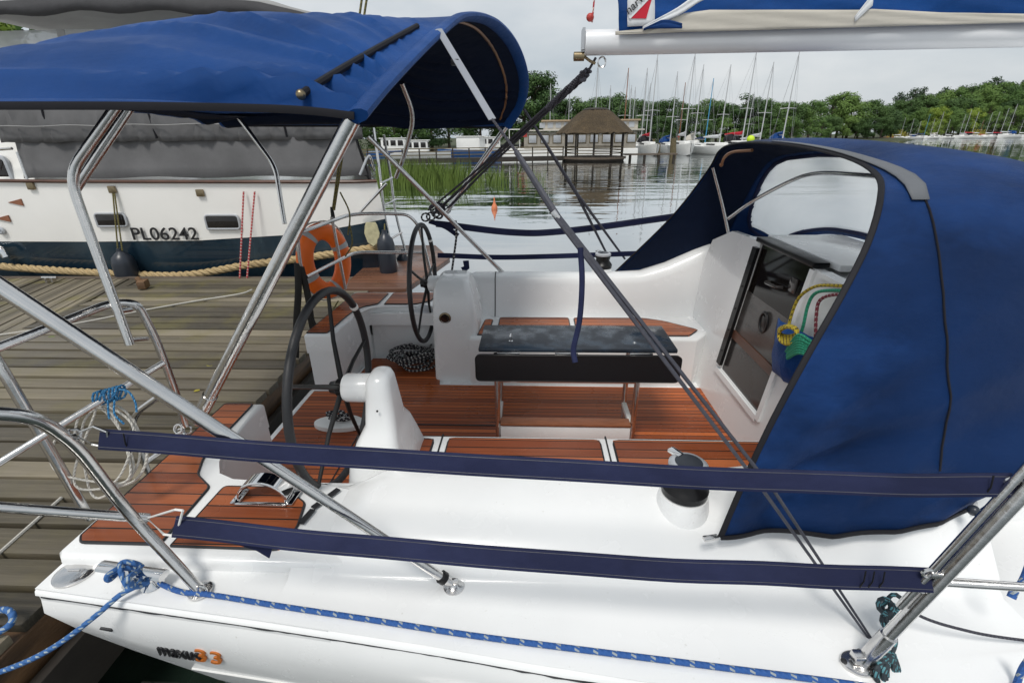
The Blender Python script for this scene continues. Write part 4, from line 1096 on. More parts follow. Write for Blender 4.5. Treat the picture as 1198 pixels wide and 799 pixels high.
mb.tube(cat([W(126, 468, d=1.72), W(127, 485, d=1.71), W(128, 490, d=1.71)], 6), .0035, 6)
mb.tube(cat([W(134, 468, d=1.72), W(134, 484, d=1.71), W(145, 496, d=1.71)], 6), .0035, 6)
solo('thin_lashing', mb, 'rope_thin_blue', 'thin bright blue cord lashed round the near stern rail above the white rope coil', 'cord')
# dark rope coil on the sole
mb = MB(); c = W(484, 424, z=.73)
for k in range(9):
    r_ = rnd.uniform(.09, .17); ph = rnd.uniform(0, 6)
    ring = [c+V((math.cos(2*math.pi*i/16)*r_*1.1+rnd.uniform(-.02, .02), math.sin(2*math.pi*i/16+.3*math.sin(ph))*r_*.8+rnd.uniform(-.02, .02), .012*k+.02*math.sin(4*math.pi*i/16+ph)+.01)) for i in range(16)]
    mb.tube(cat(ring, 4, True), .010, 7, closed=True)
mb.tube(cat([c+V((.12, 0, .08)), W(505, 402, z=.80), W(512, 396, z=.85)], 6), .008, 6)
mb.tube(cat([c+V((-.1, -.05, .02)), c+V((.0, -.16, .005)), c+V((.15, -.13, .005)), c+V((.22, -.02, .01))], 6), .009, 6)
solo('sheet_coil', mb, 'rope_black', 'tangled coil of black and white rope lying on the teak floor below the far wheel', 'rope coil')
# tray with rope behind the near wheel
mb = MB(); c = W(398, 497, z=.708); el = [(c.x+math.cos(2*math.pi*k/24)*.17, c.y+math.sin(2*math.pi*k/24)*.085) for k in range(24)]; mb.prism(el, .706, .735, .008, 2)
solo('fender_board', mb, 'white', 'small white oval pad on the teak floor behind the near wheel', 'pad')
mb = MB()
for k in range(5):
    q = c+V((rnd.uniform(-.05, .05), rnd.uniform(-.03, .03), .05))
    mb.tube(cat([q+V((math.cos(2*math.pi*i/9)*rnd.uniform(.03, .07), math.sin(2*math.pi*i/9)*.03, .008*k)) for i in range(9)], 3, True), .007, 6, closed=True)
solo('short_rope', mb, 'rope_black', 'short black and white rope bunched on the white oval pad', 'rope')
# orange life ring on the port pushpit
LR = W(380, 306, y=3.84); lr = thing('life_ring', LR, 'orange horseshoe life ring with grey reflective bands hung on the far stern rail', 'life ring')
ax1 = V((.62, .78, 0)).normalized()*.165; ax2 = V((-.02, .02, 1)).normalized()*.245
def lrp(t): return LR+ax1*math.cos(t)*(1+.05*math.sin(t))+ax2*math.sin(t)
ring = [lrp(2*math.pi*i/48) for i in range(48)]
nrm = ax1.cross(ax2).normalized()
mb = MB(); mb.tube(ring, .07, 14, closed=True, ell=(.07, .05, nrm)); part('ring_body', mb, 'orange', lr)
for t0 in (25, 122, 205, 292):
    pts = [lrp(R(t0+d)) for d in range(-5, 6, 2)]
    mb = MB(); mb.tube(pts, .07, 14, ell=(.072, .052, nrm), caps=False); part('reflective_band', mb, 'reflect', lr)
mb = MB(); gp = []
for i in range(60):
    t = 2*math.pi*i/60; k = 1.30+.10*abs(math.sin(2*t)); gp.append(LR+(lrp(t)-LR)*k-nrm*.02*0)
mb.tube(gp, .007, 6, closed=True)
part('grab_line', mb, 'rope_white', lr)
mb = MB()
for (a, b, c_) in (((382, 345), (388, 362), (396, 352)), ((404, 300), (412, 285), (409, 262)), ((398, 225), (409, 250), (407, 275))):
    mb = MB(); mb.tube(cat([W(*a, y=3.8), W(*b, y=3.78), W(*c_, y=3.82)], 8), .006, 6); part('tether', mb, 'rope_olive', lr)
# black webbing straps dangling from the stern rail
for (pix, lab) in (([(348, 308), (349, 340), (347, 375), (346, 418)], 'black webbing strap hanging from the far stern rail, left of the other'), ([(352, 312), (360, 345), (365, 380), (372, 404)], 'black webbing strap hanging from the far stern rail, nearer the life ring')):
    P = cat([W(u, v, y=3.42) for u, v in pix], 6)
    mb = MB(); mb.tube(P, .01, 8, ell=(.03, .005, (.2, 1, 0))); solo('webbing_strap', mb, 'black', lab, 'strap', 'webbing straps on the stern rail')
mb = MB(); mb.box(W(374, 404, y=3.4), (.09, .06, .16), bevel=.02); mb.tube([W(374, 392, y=3.4), W(366, 372, y=3.42)], .008, 6)
solo('strobe_light', mb, 'black', 'small black light housing hung below the far stern rail', 'lamp')
# rope bag and halyard tails
mb = MB(); rows_ = []
bc = [(908, 374), (966, 396), (962, 452), (925, 452), (903, 420)]
def bpt(u, v, off): 
    q = W(u, v, x=1.335); return q+V((-off, 0, 0))
bag_poly = []
gridp = []
for i in range(9):
    t = i/8; row = []
    for j in range(9):
        s = j/8
        A = V((lerp(909, 902, t), lerp(372, 430, t), 0)); B = V((lerp(968, 950, t), lerp(400, 462, t), 0)); q = A.lerp(B, s)
        bul = .085*math.sin(math.pi*s)**.7*math.sin(math.pi*min(1, t*.75+.12))**.8 + .008*math.sin(s*19+t*5)
        row.append(bpt(q.x, q.y, bul-.01))
    gridp.append(row)
mb.grid(gridp)
solo('halyard_bag', mb, 'blue', 'blue cloth rope bag hanging on the white cabin bulkhead beside the companionway', 'rope bag', sharp=0, solid=.006)
for mat, pix, lab, coil in (('rope_yellow', [(1015, 337), (975, 334), (955, 336), (938, 348), (929, 368), (924, 388)], 'yellow and black rope tail led over the bulkhead into the blue rope bag', (922, 388)),
                            ('rope_green', [(1010, 341), (972, 340), (956, 344), (948, 358), (943, 380), (938, 396)], 'green rope tail led over the bulkhead into the blue rope bag', (934, 402)),
                            ('rope_maroon', [(1010, 345), (978, 345), (962, 352), (958, 370), (957, 395), (954, 408)], 'maroon flecked rope tail led over the bulkhead into the blue rope bag', (951, 412))):
    mb = MB(); P = [W(u, v, x=1.33)+V((-.012, 0, 0)) for u, v in pix]
    mb.tube(cat(P, 8), .0075, 8)
    if mat == 'rope_green':
        for k in range(8):
            a = rnd.uniform(-.4, .1); L = rnd.uniform(16, 24)
            mb.tube(cat([W(coil[0]-L*.6, coil[1]+6+k*1.6, x=1.24), W(coil[0], coil[1]-10+k*3.0, x=1.225), W(coil[0]+L*.75, coil[1]-2+k*2.4, x=1.24)], 6), .0075, 7)
    else:
        n_ = 6 if mat == 'rope_yellow' else 2
        for k in range(n_):
            mb.tube(cat([W(coil[0]+math.cos(2*math.pi*i/10)*(11 if n_ == 6 else 6), coil[1]-1+k*1.2+math.sin(2*math.pi*i/10)*(6+k*.8), x=1.25-.004*k) for i in range(10)], 3, True), .0075, 7, closed=True)
    solo('halyard_tail', mb, mat, lab, 'rope', 'halyard tails in the rope bag')
# mainsheet tackle from the boom end to the far stern rail
mb = MB(); ta = W(688, 84, y=2.66); tb = W(512, 246, y=4.02)
tm = ta.lerp(tb, .17)
mb.tube([W(697, 68, y=2.62), ta], .006, 6)
for k in range(6):
    pts = [ta.lerp(tm, t)+V((math.cos(k+t*7)*.014, math.sin(k*1.7+t*5)*.012, math.sin(k+t*7)*.014)) for t in [i/10 for i in range(11)]]
    mb.tube(pts, .0075, 6)
mb.box(ta.lerp(tm, .12), (.035, .03, .05), bevel=.008)
for k in range(7):
    o_ = V((.016*(k-3), 0, .010*math.sin(k*2.1))); mb.tube([tm+o_*.4, tm.lerp(tb, .55)+o_*.7, tb+o_*1.6], .0062, 6)
for k in range(6):
    c = tb+V((rnd.uniform(-.04, .06), rnd.uniform(-.03, .03), rnd.uniform(-.05, .03)))
    mb.tube([c+V((math.cos(t)*.035, .012*math.sin(2*t), math.sin(t)*.03)) for t in [2*math.pi*i/12 for i in range(12)]], .009, 6, closed=True)
solo('mainsheet_tackle', mb, 'rope_dark', 'dark multi part rope tackle running from the boom end to the far stern rail', 'rope tackle')
mb = MB()
for k in range(5):
    c = W(498+k*6, 254-k*2+rnd.uniform(-3, 3), y=4.0)
    mb.tube([c+V((math.cos(t)*.035, math.sin(t)*.015, math.sin(t)*.03)) for t in [2*math.pi*i/12 for i in range(12)]], .0075, 6, closed=True)
mb.tube(cat([W(533, 258, y=4.05), W(534, 275, y=4.05), W(531, 300, y=4.05), W(528, 322, y=4.05)], 6), .010, 6)
solo('rail_lashing', mb, 'rope_black', 'black and white rope lashed round the far stern rail with a hanging tail', 'rope')
# teal coil and knot on the near stanchion, thin dark line forward
mb = MB()
for k in range(8):
    o_ = rnd.uniform(-8, 8)
    mb.tube(cat([W(1042+o_*.3, 762, d=1.32), W(1034+o_+rnd.uniform(-3, 3), 785, d=1.30-.004*k), W(1038+o_, 806, d=1.29), W(1048+o_*.6, 788, d=1.30), W(1045, 764, d=1.32)], 6), .0065, 7)
mb.tube(cat([W(1047, 738, d=1.34), W(1048, 752, d=1.32), W(1044, 764, d=1.31)], 6), .005, 6)
solo('rope_hank', mb, 'rope_teal', 'hank of dark teal rope hanging at the foot of the near stanchion', 'rope hank')
mb = MB()
for k in range(7):
    c = W(1040+rnd.uniform(-8, 12), 718+k*4.5-14, d=1.37+rnd.uniform(-.01, .01))
    mb.tube([c+V((math.cos(t)*.02, math.sin(t)*.012+.004*k*0, math.sin(t)*.016)) for t in [2*math.pi*i/10+k for i in range(10)]], .0062, 6, closed=True)
solo('stanchion_knot', mb, 'rope_teal', 'dark teal rope knot tied round the near stanchion', 'knot')
mb = MB(); mb.tube(cat([W(1050, 706, d=1.34), W(1085, 724, d=1.335), W(1125, 736, d=1.335), W(1170, 745, d=1.34), W(1260, 756, d=1.36)], 8), .0042, 6)
solo('thin_line', mb, 'rope_dark', 'thin dark line leading right from the near stanchion above the white deck', 'cord')
mb = MB(); mb.tube(cat([W(1204, 655, d=1.3), W(1196, 676, d=1.31), W(1186, 692, d=1.33)], 5), .006, 6); mb.tube([W(1187, 690, d=1.33), W(1183, 699, d=1.33)], .010, 8); 
solo('rope_end', mb, 'rope_blue', 'blue whipped rope end hanging over the steel rail at the right edge', 'rope')
mb = MB(); mb.tube(cat([W(1204, 770, z=1.2), W(1196, 782, z=1.16), W(1190, 798, z=1.12), W(1186, 812, z=1.12)], 5), .008, 6)
solo('blue_line', mb, 'rope_blue', 'blue fleck line crossing the deck at the lower right corner', 'rope')
# ================================================================== JETTY
jt = thing('wooden_jetty', (-5, 2.5, 0), 'weathered wooden plank jetty behind the stern of the white yacht', 'jetty')
sA = W(165, 329, z=.75); sB = W(0, 396, z=.75)
sd = (sB-sA).normalized()
bdir = (W(95, 325.5, z=.75)-W(0, 369, z=.75)).normalized(); ang = math.atan2(bdir.y, bdir.x)
EDGX = -1.93
def seam_x(y):
    # x of the mitre seam at this y (main boards only to the right of it)
    t = (y-sA.y)/sd.y if abs(sd.y) > 1e-6 else 0
    return sA.x+sd.x*t
mb = MB(); y = -2.2; rb = random.Random(11)
while y < 6.02:
    x1 = EDGX+rb.uniform(-.015, .015)-.04*(y-1.2)/3.2*.5; x0 = -9.5
    if y+.07 > sB.y-2.0: x0 = max(-9.5, seam_x(y+.07))
    yc = y+.084
    rot = Matrix.Rotation(rb.uniform(-.0025, .0025), 3, 'Z') @ Matrix.Rotation(rb.uniform(-.012, .012), 3, 'X')
    if x1-x0 > .05: mb.box(((x0+x1)/2, yc, .732+rb.uniform(-.004, .004)), (x1-x0, .168-rb.uniform(.022, .038), .05), rot, bevel=.003)
    y += .168
part('deck_boards', mb, 'jetty', jt)
M['jetty2'] = jettymat('weathered diagonal jetty boards', ang=ang)
mb = MB(); pv = V((-math.sin(ang), math.cos(ang), 0))
for k in range(-40, 40):
    # diagonal boards to the left of the mitre, clipped between seam and far edge
    c0 = sA+pv*(k*.145)
    pts = []
    lo, hi = None, None
    for i in range(400):
        s = -10+i*.04; q = c0+V((math.cos(ang), math.sin(ang), 0))*s
        ok = q.x < seam_x(q.y)-.004 and sB.y-2.0 < q.y < 6.02 and q.x > -13
        if ok:
            if lo is None: lo = s
            hi = s
    if lo is not None and hi-lo > .2:
        q = c0+V((math.cos(ang), math.sin(ang), 0))*((lo+hi)/2)
        mb.box((q.x, q.y, .728+rb.uniform(-.004, .004)), (hi-lo, .127, .036), ang, bevel=.004)
part('diagonal_boards', mb, 'jetty2', jt)
mb = MB(); mb.box((-1.99, 1.9, .62), (.10, 8.2, .19), R(.9), bevel=.008); part('edge_beam', mb, 'beam', jt)
mb = MB(); mb.box((-1.90, 1.9, .42), (.05, 8.2, .26), R(.9), bevel=.006); part('lower_beam', mb, 'darkwood', jt)
mb = MB(); mb.box((-7.2, 6.06, .715), (10.4, .07, .075), bevel=.006); part('far_kerb', mb, 'oldwood', jt)
mb = MB()
for x in (-2.5, -4.3, -6.1, -7.9): mb.box((x, 2.0, .60), (.12, 7.8, .18))
part('bearers', mb, 'darkwood', jt)
for (x, y_) in ((-2.2, -.5), (-2.2, 2.4), (-2.2, 5.6), (-4.5, 5.6), (-7, 5.6)):
    mb = MB(); mb.tube([V((x, y_, -1.5)), V((x, y_, .57))], .11, 12); part('pile', mb, 'pile', jt)
q = W(169, 337, z=.77); mb = MB(); mb.box(q+V((0, 0, .05)), (.09, .14, .10), .3, bevel=.01); mb.tube([q+V((-.02, 0, .08)), q+V((-.06, .0, .13))], .03, 8); solo('bollard', mb, 'beam', 'small rusty brown bollard on the far edge of the wooden jetty', 'bollard')
q = W(60, 330, z=.755); mb = MB(); mb.tube([q+V((-.10, 0, .06)), q+V((.10, 0, .06))], .016, 8); mb.box(q+V((-.04, 0, .03)), (.03, .05, .06)); mb.box(q+V((.04, 0, .03)), (.03, .05, .06)); solo('jetty_cleat', mb, 'steel', 'grey metal cleat on the far left of the wooden jetty', 'cleat')
mb = MB(); mb.tube(cat([W(295, 339, z=.80), W(280, 344, z=.79), W(230, 352, z=.775), W(163, 364, z=.765), W(80, 380, z=.76), W(-30, 396, z=.76)], 8), .009, 7)
solo('jetty_line', mb, 'rope_white', 'thin white line lying across the jetty boards', 'rope')
mb = MB(); mb.tube([W(72, 582, z=.765), W(0, 646, z=.765), W(-40, 680, z=.765)], .008, 6); solo('white_rope', mb, 'rope_white', 'short white cord lying on the near jetty boards at the left', 'rope')
# fallen leaves on the boards
for k, (u, v) in enumerate(((60, 394), (230, 457), (245, 428))):
    q = W(u, v, z=.757); mb = MB(); a = k*1.3
    mb.slab([q+V((math.cos(a+t)*r_, math.sin(a+t)*r_*.6, .002*math.sin(t*2))) for t, r_ in ((0, .035), (.9, .022), (2, .02), (3.14, .03), (4.2, .022), (5.3, .022))], (0, 0, .0015))
    solo('fallen_leaf', mb, ('leaf_lime', 'bush_yellow', 'bush_yellow')[k], ('green fallen leaf on the boards under the top stern rail', 'small yellow fallen leaf on the boards behind the large bimini leg', 'small yellow fallen leaf on the boards left of the near wheel')[k], 'leaf')
# ================================================================== MOTOR YACHT beyond the jetty
YM = 6.3
my = thing('motor_yacht', (-7, 8.3, 0), 'white and dark blue motor yacht with grey canvas covers moored beyond the jetty', 'motor yacht')
def mpart(n, mb, mat, parent=None, **k): return mb.build(n, M[mat], parent or my, **k)
XR = -2.0; XL = -15.0
def myrow(x, zs):
    out = []
    for z in zs:
        fl = interp([(-.4, .55), (.3, .22), (.9, .05), (1.2, 0), (1.95, -.02)], z)
        bowk = interp([(-15, 1.95), (-13, 1.2), (-10.5, .3), (-9, 0), (-2, 0)], x)
        rise = interp([(-15, .5), (-9, .05), (-6, 0), (-2, -.03)], x)
        out.append(V((x, YM+fl+bowk, z+rise*max(0, z)/1.95)))
    return out
def mirY(p): return V((p.x-(1.5 if p.x > -2.4 else .6 if p.x > -3.2 else 0), 2*8.3-p.y, p.z))
xs_ = [-15, -14, -13, -12, -10.5, -9, -7.5, -6, -4.5, -3, -2.25, -2.0]
def sternshape(row):   # transom rake
    return [V((p.x+(.10*(1.95-p.z) if p.x > -2.1 else 0), p.y+(.12 if p.x > -2.1 else (.03 if p.x > -2.3 else 0)), p.z)) for p in row]
navz = [-.4, 0, .3, .6, .9, 1.185]
def stripe(x): return interp([(-9, 1.16), (-5, 1.185), (-3.4, 1.23), (-2.5, 1.374), (-2, 1.475)], x)
mb = MB(); rows_ = []
for x in xs_:
    r_ = sternshape(myrow(x, [-.4, 0, .3, .6, .9, stripe(x)])); rows_.append(r_+[mirY(p) for p in r_[::-1]])
g = mb.grid(rows_); mb.face(g[-1]); hullm = mpart('hull', mb, 'navyhull')
mb = MB(); rows_ = []
for x in xs_:
    s0 = stripe(x); r_ = sternshape(myrow(x, [s0, lerp(s0, 1.95, .33), lerp(s0, 1.95, .66), 1.95])); rows_.append([p+V((0, -.004, 0)) for p in r_])
mb.grid(rows_); mb.grid([[mirY(p) for p in r_] for r_ in rows_])
mb.face([mb.bm.verts.new(p) for p in rows_[-1]]+[mb.bm.verts.new(mirY(p)) for p in rows_[-1][::-1]])
top_ = mpart('topsides', mb, 'hullwhite')
mb = MB(); mb.grid([[r_[-1]+V((0, 0, -.01)), mirY(r_[-1])+V((0, 0, -.01))] for r_ in rows_]); mpart('side_deck', mb, 'hullwhite')
mb = MB(); mb.tube([r_[-1]+V((0, -.012, .012)) for r_ in rows_], .02, 8, ell=(.03, .022, (0, 0, 1))); mpart('wooden_rail', mb, 'railwood')
# windows
for (u0, u1, v0, v1) in ((115, 145, 250, 265), (243, 278, 252, 268)):
    a = W(u0, v1, y=YM-.03); b = W(u1, v0, y=YM-.03); c = (a+b)/2; hx, hz = (b.x-a.x)/2, (b.z-a.z)/2
    ringp = roundcorner([c+V((-hx, 0, -hz)), c+V((hx, 0, -hz)), c+V((hx, 0, hz)), c+V((-hx, 0, hz)), c+V((-hx, 0, -hz))], .05, 5)
    mb = MB(); mb.tube(ringp, .016, 8, closed=True, ell=(.015, .014, (0, 1, 0))); wf = mpart('hull_window', mb, 'frame')
    mb = MB(); mb.box(c+V((0, .01, 0)), (hx*2, .03, hz*2), bevel=.02); mpart('pane', mb, 'glassdark', wf)
# registration
a = W(156, 280.5, y=YM-.02); b = W(233, 281.5, y=YM-.02)
Mx = Matrix.Rotation(R(90), 4, 'X'); Mx.translation = V((a.x, YM-.032, a.z))
t_ = textobj('PL06242', .232, 'registration_number', M['ink'], my, Mx, .0012, 0, 1.0)
wd = max(v.co.x for v in t_.data.vertices)-min(v.co.x for v in t_.data.vertices)
k_ = (b.x-a.x)/wd; x0 = min(v.co.x for v in t_.data.vertices)
for v in t_.data.vertices: v.co.x = x0+(v.co.x-x0)*k_
# rope rubbing strake: thick laid manila, sagging
mb = MB(); P = cat([W(-40, 307, y=YM-.02), W(5, 312, y=YM-.04), W(60, 316, y=YM-.04), W(130, 320, y=YM-.05), W(215, 322, y=YM-.05), W(290, 310, y=YM-.03), W(340, 304, y=YM-.02), W(430, 291, y=YM+.02), W(437, 289, y=YM+.1)], 40)
st_len = 0
for s in range(3):
    pts = []; L = 0
    for i, p in enumerate(P):
        if i: L += (p-P[i-1]).length
        a = L*2*math.pi/.30+s*2*math.pi/3
        pts.append(p+V((0, math.cos(a)*.024, math.sin(a)*.024)))
    mb.tube(pts, .031, 7)
mpart('rope_fender', mb, 'rope_manila')
# superstructure left, small details
mb = MB(); sx0, sx1 = -12.5, W(30, 215, y=YM).x
rows_ = [[V((x, YM+.25+.18*(z-1.95), z)) for z in (1.95, 2.4, 2.9, 3.25)]+[V((x, 2*8.3-(YM+.25+.18*(z-1.95)), z)) for z in (3.25, 2.9, 2.4, 1.95)] for x in (-12.5, -12.0, -9, sx1-.1)]
rows_[0] = [V((p.x-.3+.5*(p.z-1.95), p.y, p.z)) for p in rows_[0]]; rows_[-1] = [V((p.x-.38*(p.z-1.95), p.y, p.z)) for p in rows_[-1]]
g = mb.grid(rows_); mb.face(g[0]); mb.face(g[-1][::-1]); cab = mpart('cabin', mb, 'hullwhite')
c = W(-14, 205, y=YM+.25)
mb = MB(); mb.box((c.x, YM+.285, c.z), (.62, .05, .42), bevel=.02); mpart('cabin_window', mb, 'glassdark', cab)
mb = MB(); mb.tube(roundcorner([V((c.x+sx*.32, YM+.262, c.z+sz*.22)) for sx, sz in ((-1, -1), (1, -1), (1, 1), (-1, 1), (-1, -1))], .06), .03, 8); mpart('window_frame', mb, 'frame', cab)
mb = MB(); mb.tube(roundcorner([V((c.x+.1, YM+.1, 2.1)), V((c.x+.25, YM+.1, 2.34)), V((c.x+.62, YM+.12, 2.36))], .1), .018, 8); mb.tube([W(20, 178, y=YM+.05), W(36, 222, y=YM+.0)], .016, 8); mpart('grab_rail', mb, 'steel')
for (u, v) in ((18, 237), (3, 256)):
    q = W(u, v, y=YM-.03); mb = MB(); mb.slab([q+V((-.11, 0, 0)), q+V((.09, 0, .045)), q+V((.09, 0, -.045))], (0, .015, 0)); mpart('wood_chevron', mb, 'teak_plain')
for (u, v, r_) in ((2, 270, .05),):
    q = W(u, v, y=YM-.02); mb = MB(); mb.lathe([(r_, 0), (r_, .02), (r_*.6, .03), (r_*.5, .01)], q, Matrix(((1, 0, 0), (0, 0, -1), (0, 1, 0))), 18); mpart('hull_outlet', mb, 'frame')
q = W(4, 293, y=YM-.03); mb = MB(); mb.tube(cat([q+V((-.08, 0, .04)), q+V((.04, -.06, .02)), q+V((.08, -.07, -.08))], 6), .045, 10); mpart('exhaust_cowl', mb, 'chrome')
q = W(435, 273, y=YM-.03)
mb = MB(); mb.slab([q+V((x, .0, z)) for x, z in ((-.06, .14), (.06, .14), (.08, .10), (.10, .0), (.07, -.12), (0, -.17), (-.07, -.12), (-.10, 0), (-.08, .10))], (0, .02, 0)); mpart('stern_crest', mb, 'crest')
# canopy
zc0, zc1, zc2 = 1.98, 2.72, 3.72
x0_, x1_ = -6.75, -2.12
def cpt(x, z, y0=YM+.12, lean=.16): return V((x, y0+lean*(z-1.95), z))
rc = random.Random(5)
mb = MB(); rows_ = []
for i in range(41):
    x = lerp(x0_, x1_, i/40)
    rows_.append([cpt(x-(.28*(z-2)) if i == 40 else x, z)+V((0, .05*abs(math.sin(i*.42+z*.9))*(1 if z > 2 else .4)-.03*math.sin(math.pi*(z-1.95)/.8), .012*math.sin(i*.5) if z < 2 else 0)) for z in (1.99, 2.12, 2.3, 2.5, 2.7)])
mb.grid(rows_); can = mpart('canopy_side', mb, 'greycanvas', solid=.006)
mb = MB(); rows_ = []
for i in range(81):
    x = lerp(x0_-.15, x1_, i/80)
    rows_.append([cpt(x, z)+V((0, -.09-.05*max(0, math.sin(math.pi*(z-2.46)/.52))**.6*(1 if 2.46 < z < 2.98 else 0)+.055*abs(math.sin(i*.62+z*3+1.3*math.sin(i*.23)))+.03*abs(math.sin(i*1.3-z*8)), .005*math.sin(i*.45)+.003*math.sin(i*1.3))) for z in (2.43, 2.50, 2.58, 2.68, 2.78, 2.88, 2.95, 2.98)])
mb.grid(rows_); mpart('rolled_canvas', mb, 'greycanvas', can, solid=.006)
mb = MB(); mb.tube([cpt(lerp(x0_-.15, x1_, i/40), 2.62)+V((0, -.135+.01*math.sin(i*1.2), .006*math.sin(i*.9))) for i in range(41)], .006, 5); mpart('canvas_seam', mb, 'greylight', can)
for u in (43, 168, 325):
    a = W(u, 127, y=YM+.10); mb = MB(); mb.tube([cpt(a.x, 3.0)+V((0, -.10, 0)), cpt(a.x, 2.75)+V((.01, -.105, 0)), cpt(a.x+.03, 2.46)+V((0, -.06, 0))], .012, 6); mpart('canvas_tie', mb, 'hem', can)
mb = MB(); rows_ = []
for i in range(31):
    x = lerp(x0_+.1, x1_-.05, i/30); rows_.append([cpt(x, z)+V((0, .01*math.sin(i*1.7), 0)) for z in (2.95, 3.3, 3.70)])
mb.grid(rows_); mpart('clear_window', mb, 'vinyl', can, solid=.004)
for u in (60, 105, 345, 385):
    x = W(u, 25, y=YM+.3).x; mb = MB(); mb.slab([cpt(x+dx, z)+V((0, -.015, 0)) for dx, z in ((-.05, 2.95), (.05, 2.95), (.05, 3.70), (-.05, 3.70))], (0, .01, 0)); mpart('window_bar', mb, 'greylight', can)
# roof with domed profile
def roofz(x): return interp([(-7.1, 3.90), (-6.4, 4.04), (-5.2, 4.07), (-4.2, 4.05), (-3.2, 3.99), (-2.6, 3.86), (-2.05, 3.68)], x)
mb = MB(); rows_ = []
for i in range(33):
    x = lerp(-7.05, -2.05, i/32); z = roofz(x)
    rows_.append([V((x, 8.3+yy, z-.10-.05*math.sin(i*.9)*0 if abs(yy) > 1.8 else z-.05*(yy/1.7)**2+.012*math.sin(i*1.1+yy*4))) for yy in (-1.82, -1.74, -1.5, -1.1, -.6, 0, .6, 1.1, 1.5, 1.74, 1.82)])
mb.grid(rows_); mpart('canopy_roof', mb, 'greylight', can, solid=.01)
mb = MB(); rows_ = []
for i in range(33):
    x = lerp(-7.0, -2.08, i/32); z = roofz(x); rows_.append([V((x, 8.3-1.83, z-.09)), V((x, 8.3-1.82, z-.24-.02*math.sin(i)))])
mb.grid(rows_); mpart('roof_valance', mb, 'greydark', can, solid=.008)
# stern enclosure panels
for k, (t0, t1) in enumerate(((0, .5), (.5, 1.0))):
    mb = MB(); rows_ = []
    for i in range(9):
        t = lerp(t0, t1, i/8); yy = lerp(YM+.14, 2*8.3-YM-.14, t)
        rows_.append([V((x1_-1.45*t+.02-.26*(z-1.98)+.02*math.sin(i*2.+z*4), yy+(.16*(z-1.95) if t < .5 else -.16*(z-1.95)), z)) for z in (1.7, 2.1, 2.5, 3.0, 3.3)])
    mb.grid(rows_); mpart('stern_curtain', mb, 'greydark', can, solid=.006)
# swim platform and ladder
mb = MB(); mb.prism([(-2.3, 5.45), (-1.5, 5.45), (-1.22, 7.0), (-1.6, 7.9), (-2.4, 7.9)], .72, .79, .012); sw = mpart('swim_platform', mb, 'oldteak')
lad = MB(); la = [W(437, 150, y=6.6), W(444, 200, y=6.5), W(452, 262, y=6.45), W(468, 324, y=6.45)]; lb = [W(449, 158, y=6.7), W(457, 205, y=6.75), W(463, 250, y=6.75), W(476, 300, y=6.75)]
lad.tube(cat(la, 6), .017, 8); lad.tube(cat(lb, 6), .017, 8); ladp = mpart('stern_ladder', lad, 'steel')
for (p, q) in (((450, 240), (464, 233)), ((455, 281), (470, 272)), ((445, 215), (459, 208))):
    mb = MB(); mb.tube([W(*p, y=6.48), W(*q, y=6.74)], .014, 8); mpart('ladder_step', mb, 'steel', ladp)
for (u, v) in ((36, 218), (131, 222), (234, 226)):
    q = W(u, v, y=YM-.04); mb = MB(); mb.box(q, (.10, .03, .09), bevel=.01); mpart('fender_hook', mb, 'brass')
mb = MB(); mb.tube(roundcorner([W(421, 205, y=YM), W(432, 178, y=YM+.1), W(438, 200, y=YM+.2)], .1), .016, 8); mb.tube([W(420, 250, y=YM-.05), W(452, 215, y=YM)], .018, 8); mpart('stern_rail', mb, 'steel')
# fenders hanging on it
def fender(loc, r_, L, label, tilt=0, lines=()):
    f = thing('fender', loc, label, 'fender', 'dark fenders of the motor yacht')
    c = V(loc)
    mb = MB(); mb.lathe([(.03, L/2+.06), (.035, L/2+.02), (r_*.5, L/2-.01), (r_*.85, L/2-.06), (r_, L/2-.14), (r_, -L/2+.14), (r_*.85, -L/2+.06), (r_*.5, -L/2+.01), (.03, -L/2-.02)], c, 'Z', 20); part('fender_body', mb, 'fender', f)
    for a, b in lines:
        mb = MB(); mb.tube([a, b], .009, 6); part('fender_line', mb, 'rope_olive', f)
    return f
q = W(146, 312, y=YM-.12)
fender((q.x, q.y, q.z-.10), .14, .58, 'dark round ended fender hanging against the rope strake under the registration number', 0, ((W(132, 226, y=YM-.06), V((q.x-.02, q.y, q.z+.22))), (W(134, 226, y=YM-.06), V((q.x+.04, q.y, q.z+.22)))))
q = W(453, 302, y=YM-.1)
fender((q.x, q.y, q.z), .115, .62, 'dark long fender standing upright at the stern of the motor yacht', 0, ((V((q.x, q.y, q.z+.3)), W(450, 262, y=YM-.05)),))
q = W(474, 318, y=6.9)
fender((q.x, q.y, q.z), .12, .55, 'dark fender half hidden behind the stern ladder of the motor yacht')
for k, (u0, v0, u1, v1) in enumerate(((285, 224, 280, 338), (298, 224, 288, 338))):
    mb = MB(); mb.tube([W(u0, v0, y=YM-.06), W(u1, v1, y=YM-.3)], .011, 7)
    solo('red_cord', mb, 'rope_red', ('left red and white cord of the pair hanging down the motor yacht side', 'right red and white cord of the pair hanging down the motor yacht side')[k], 'cord', 'red cords on the motor yacht side')
# ================================================================== LAKE, SHORE, FAR THINGS
mb = MB(); mb.grid([[V((x, y, 0)) for x in (-2500, 2500)] for y in (-600, 4000)]); w_ = mb.build('water', M['water']); w_['kind'] = 'structure'
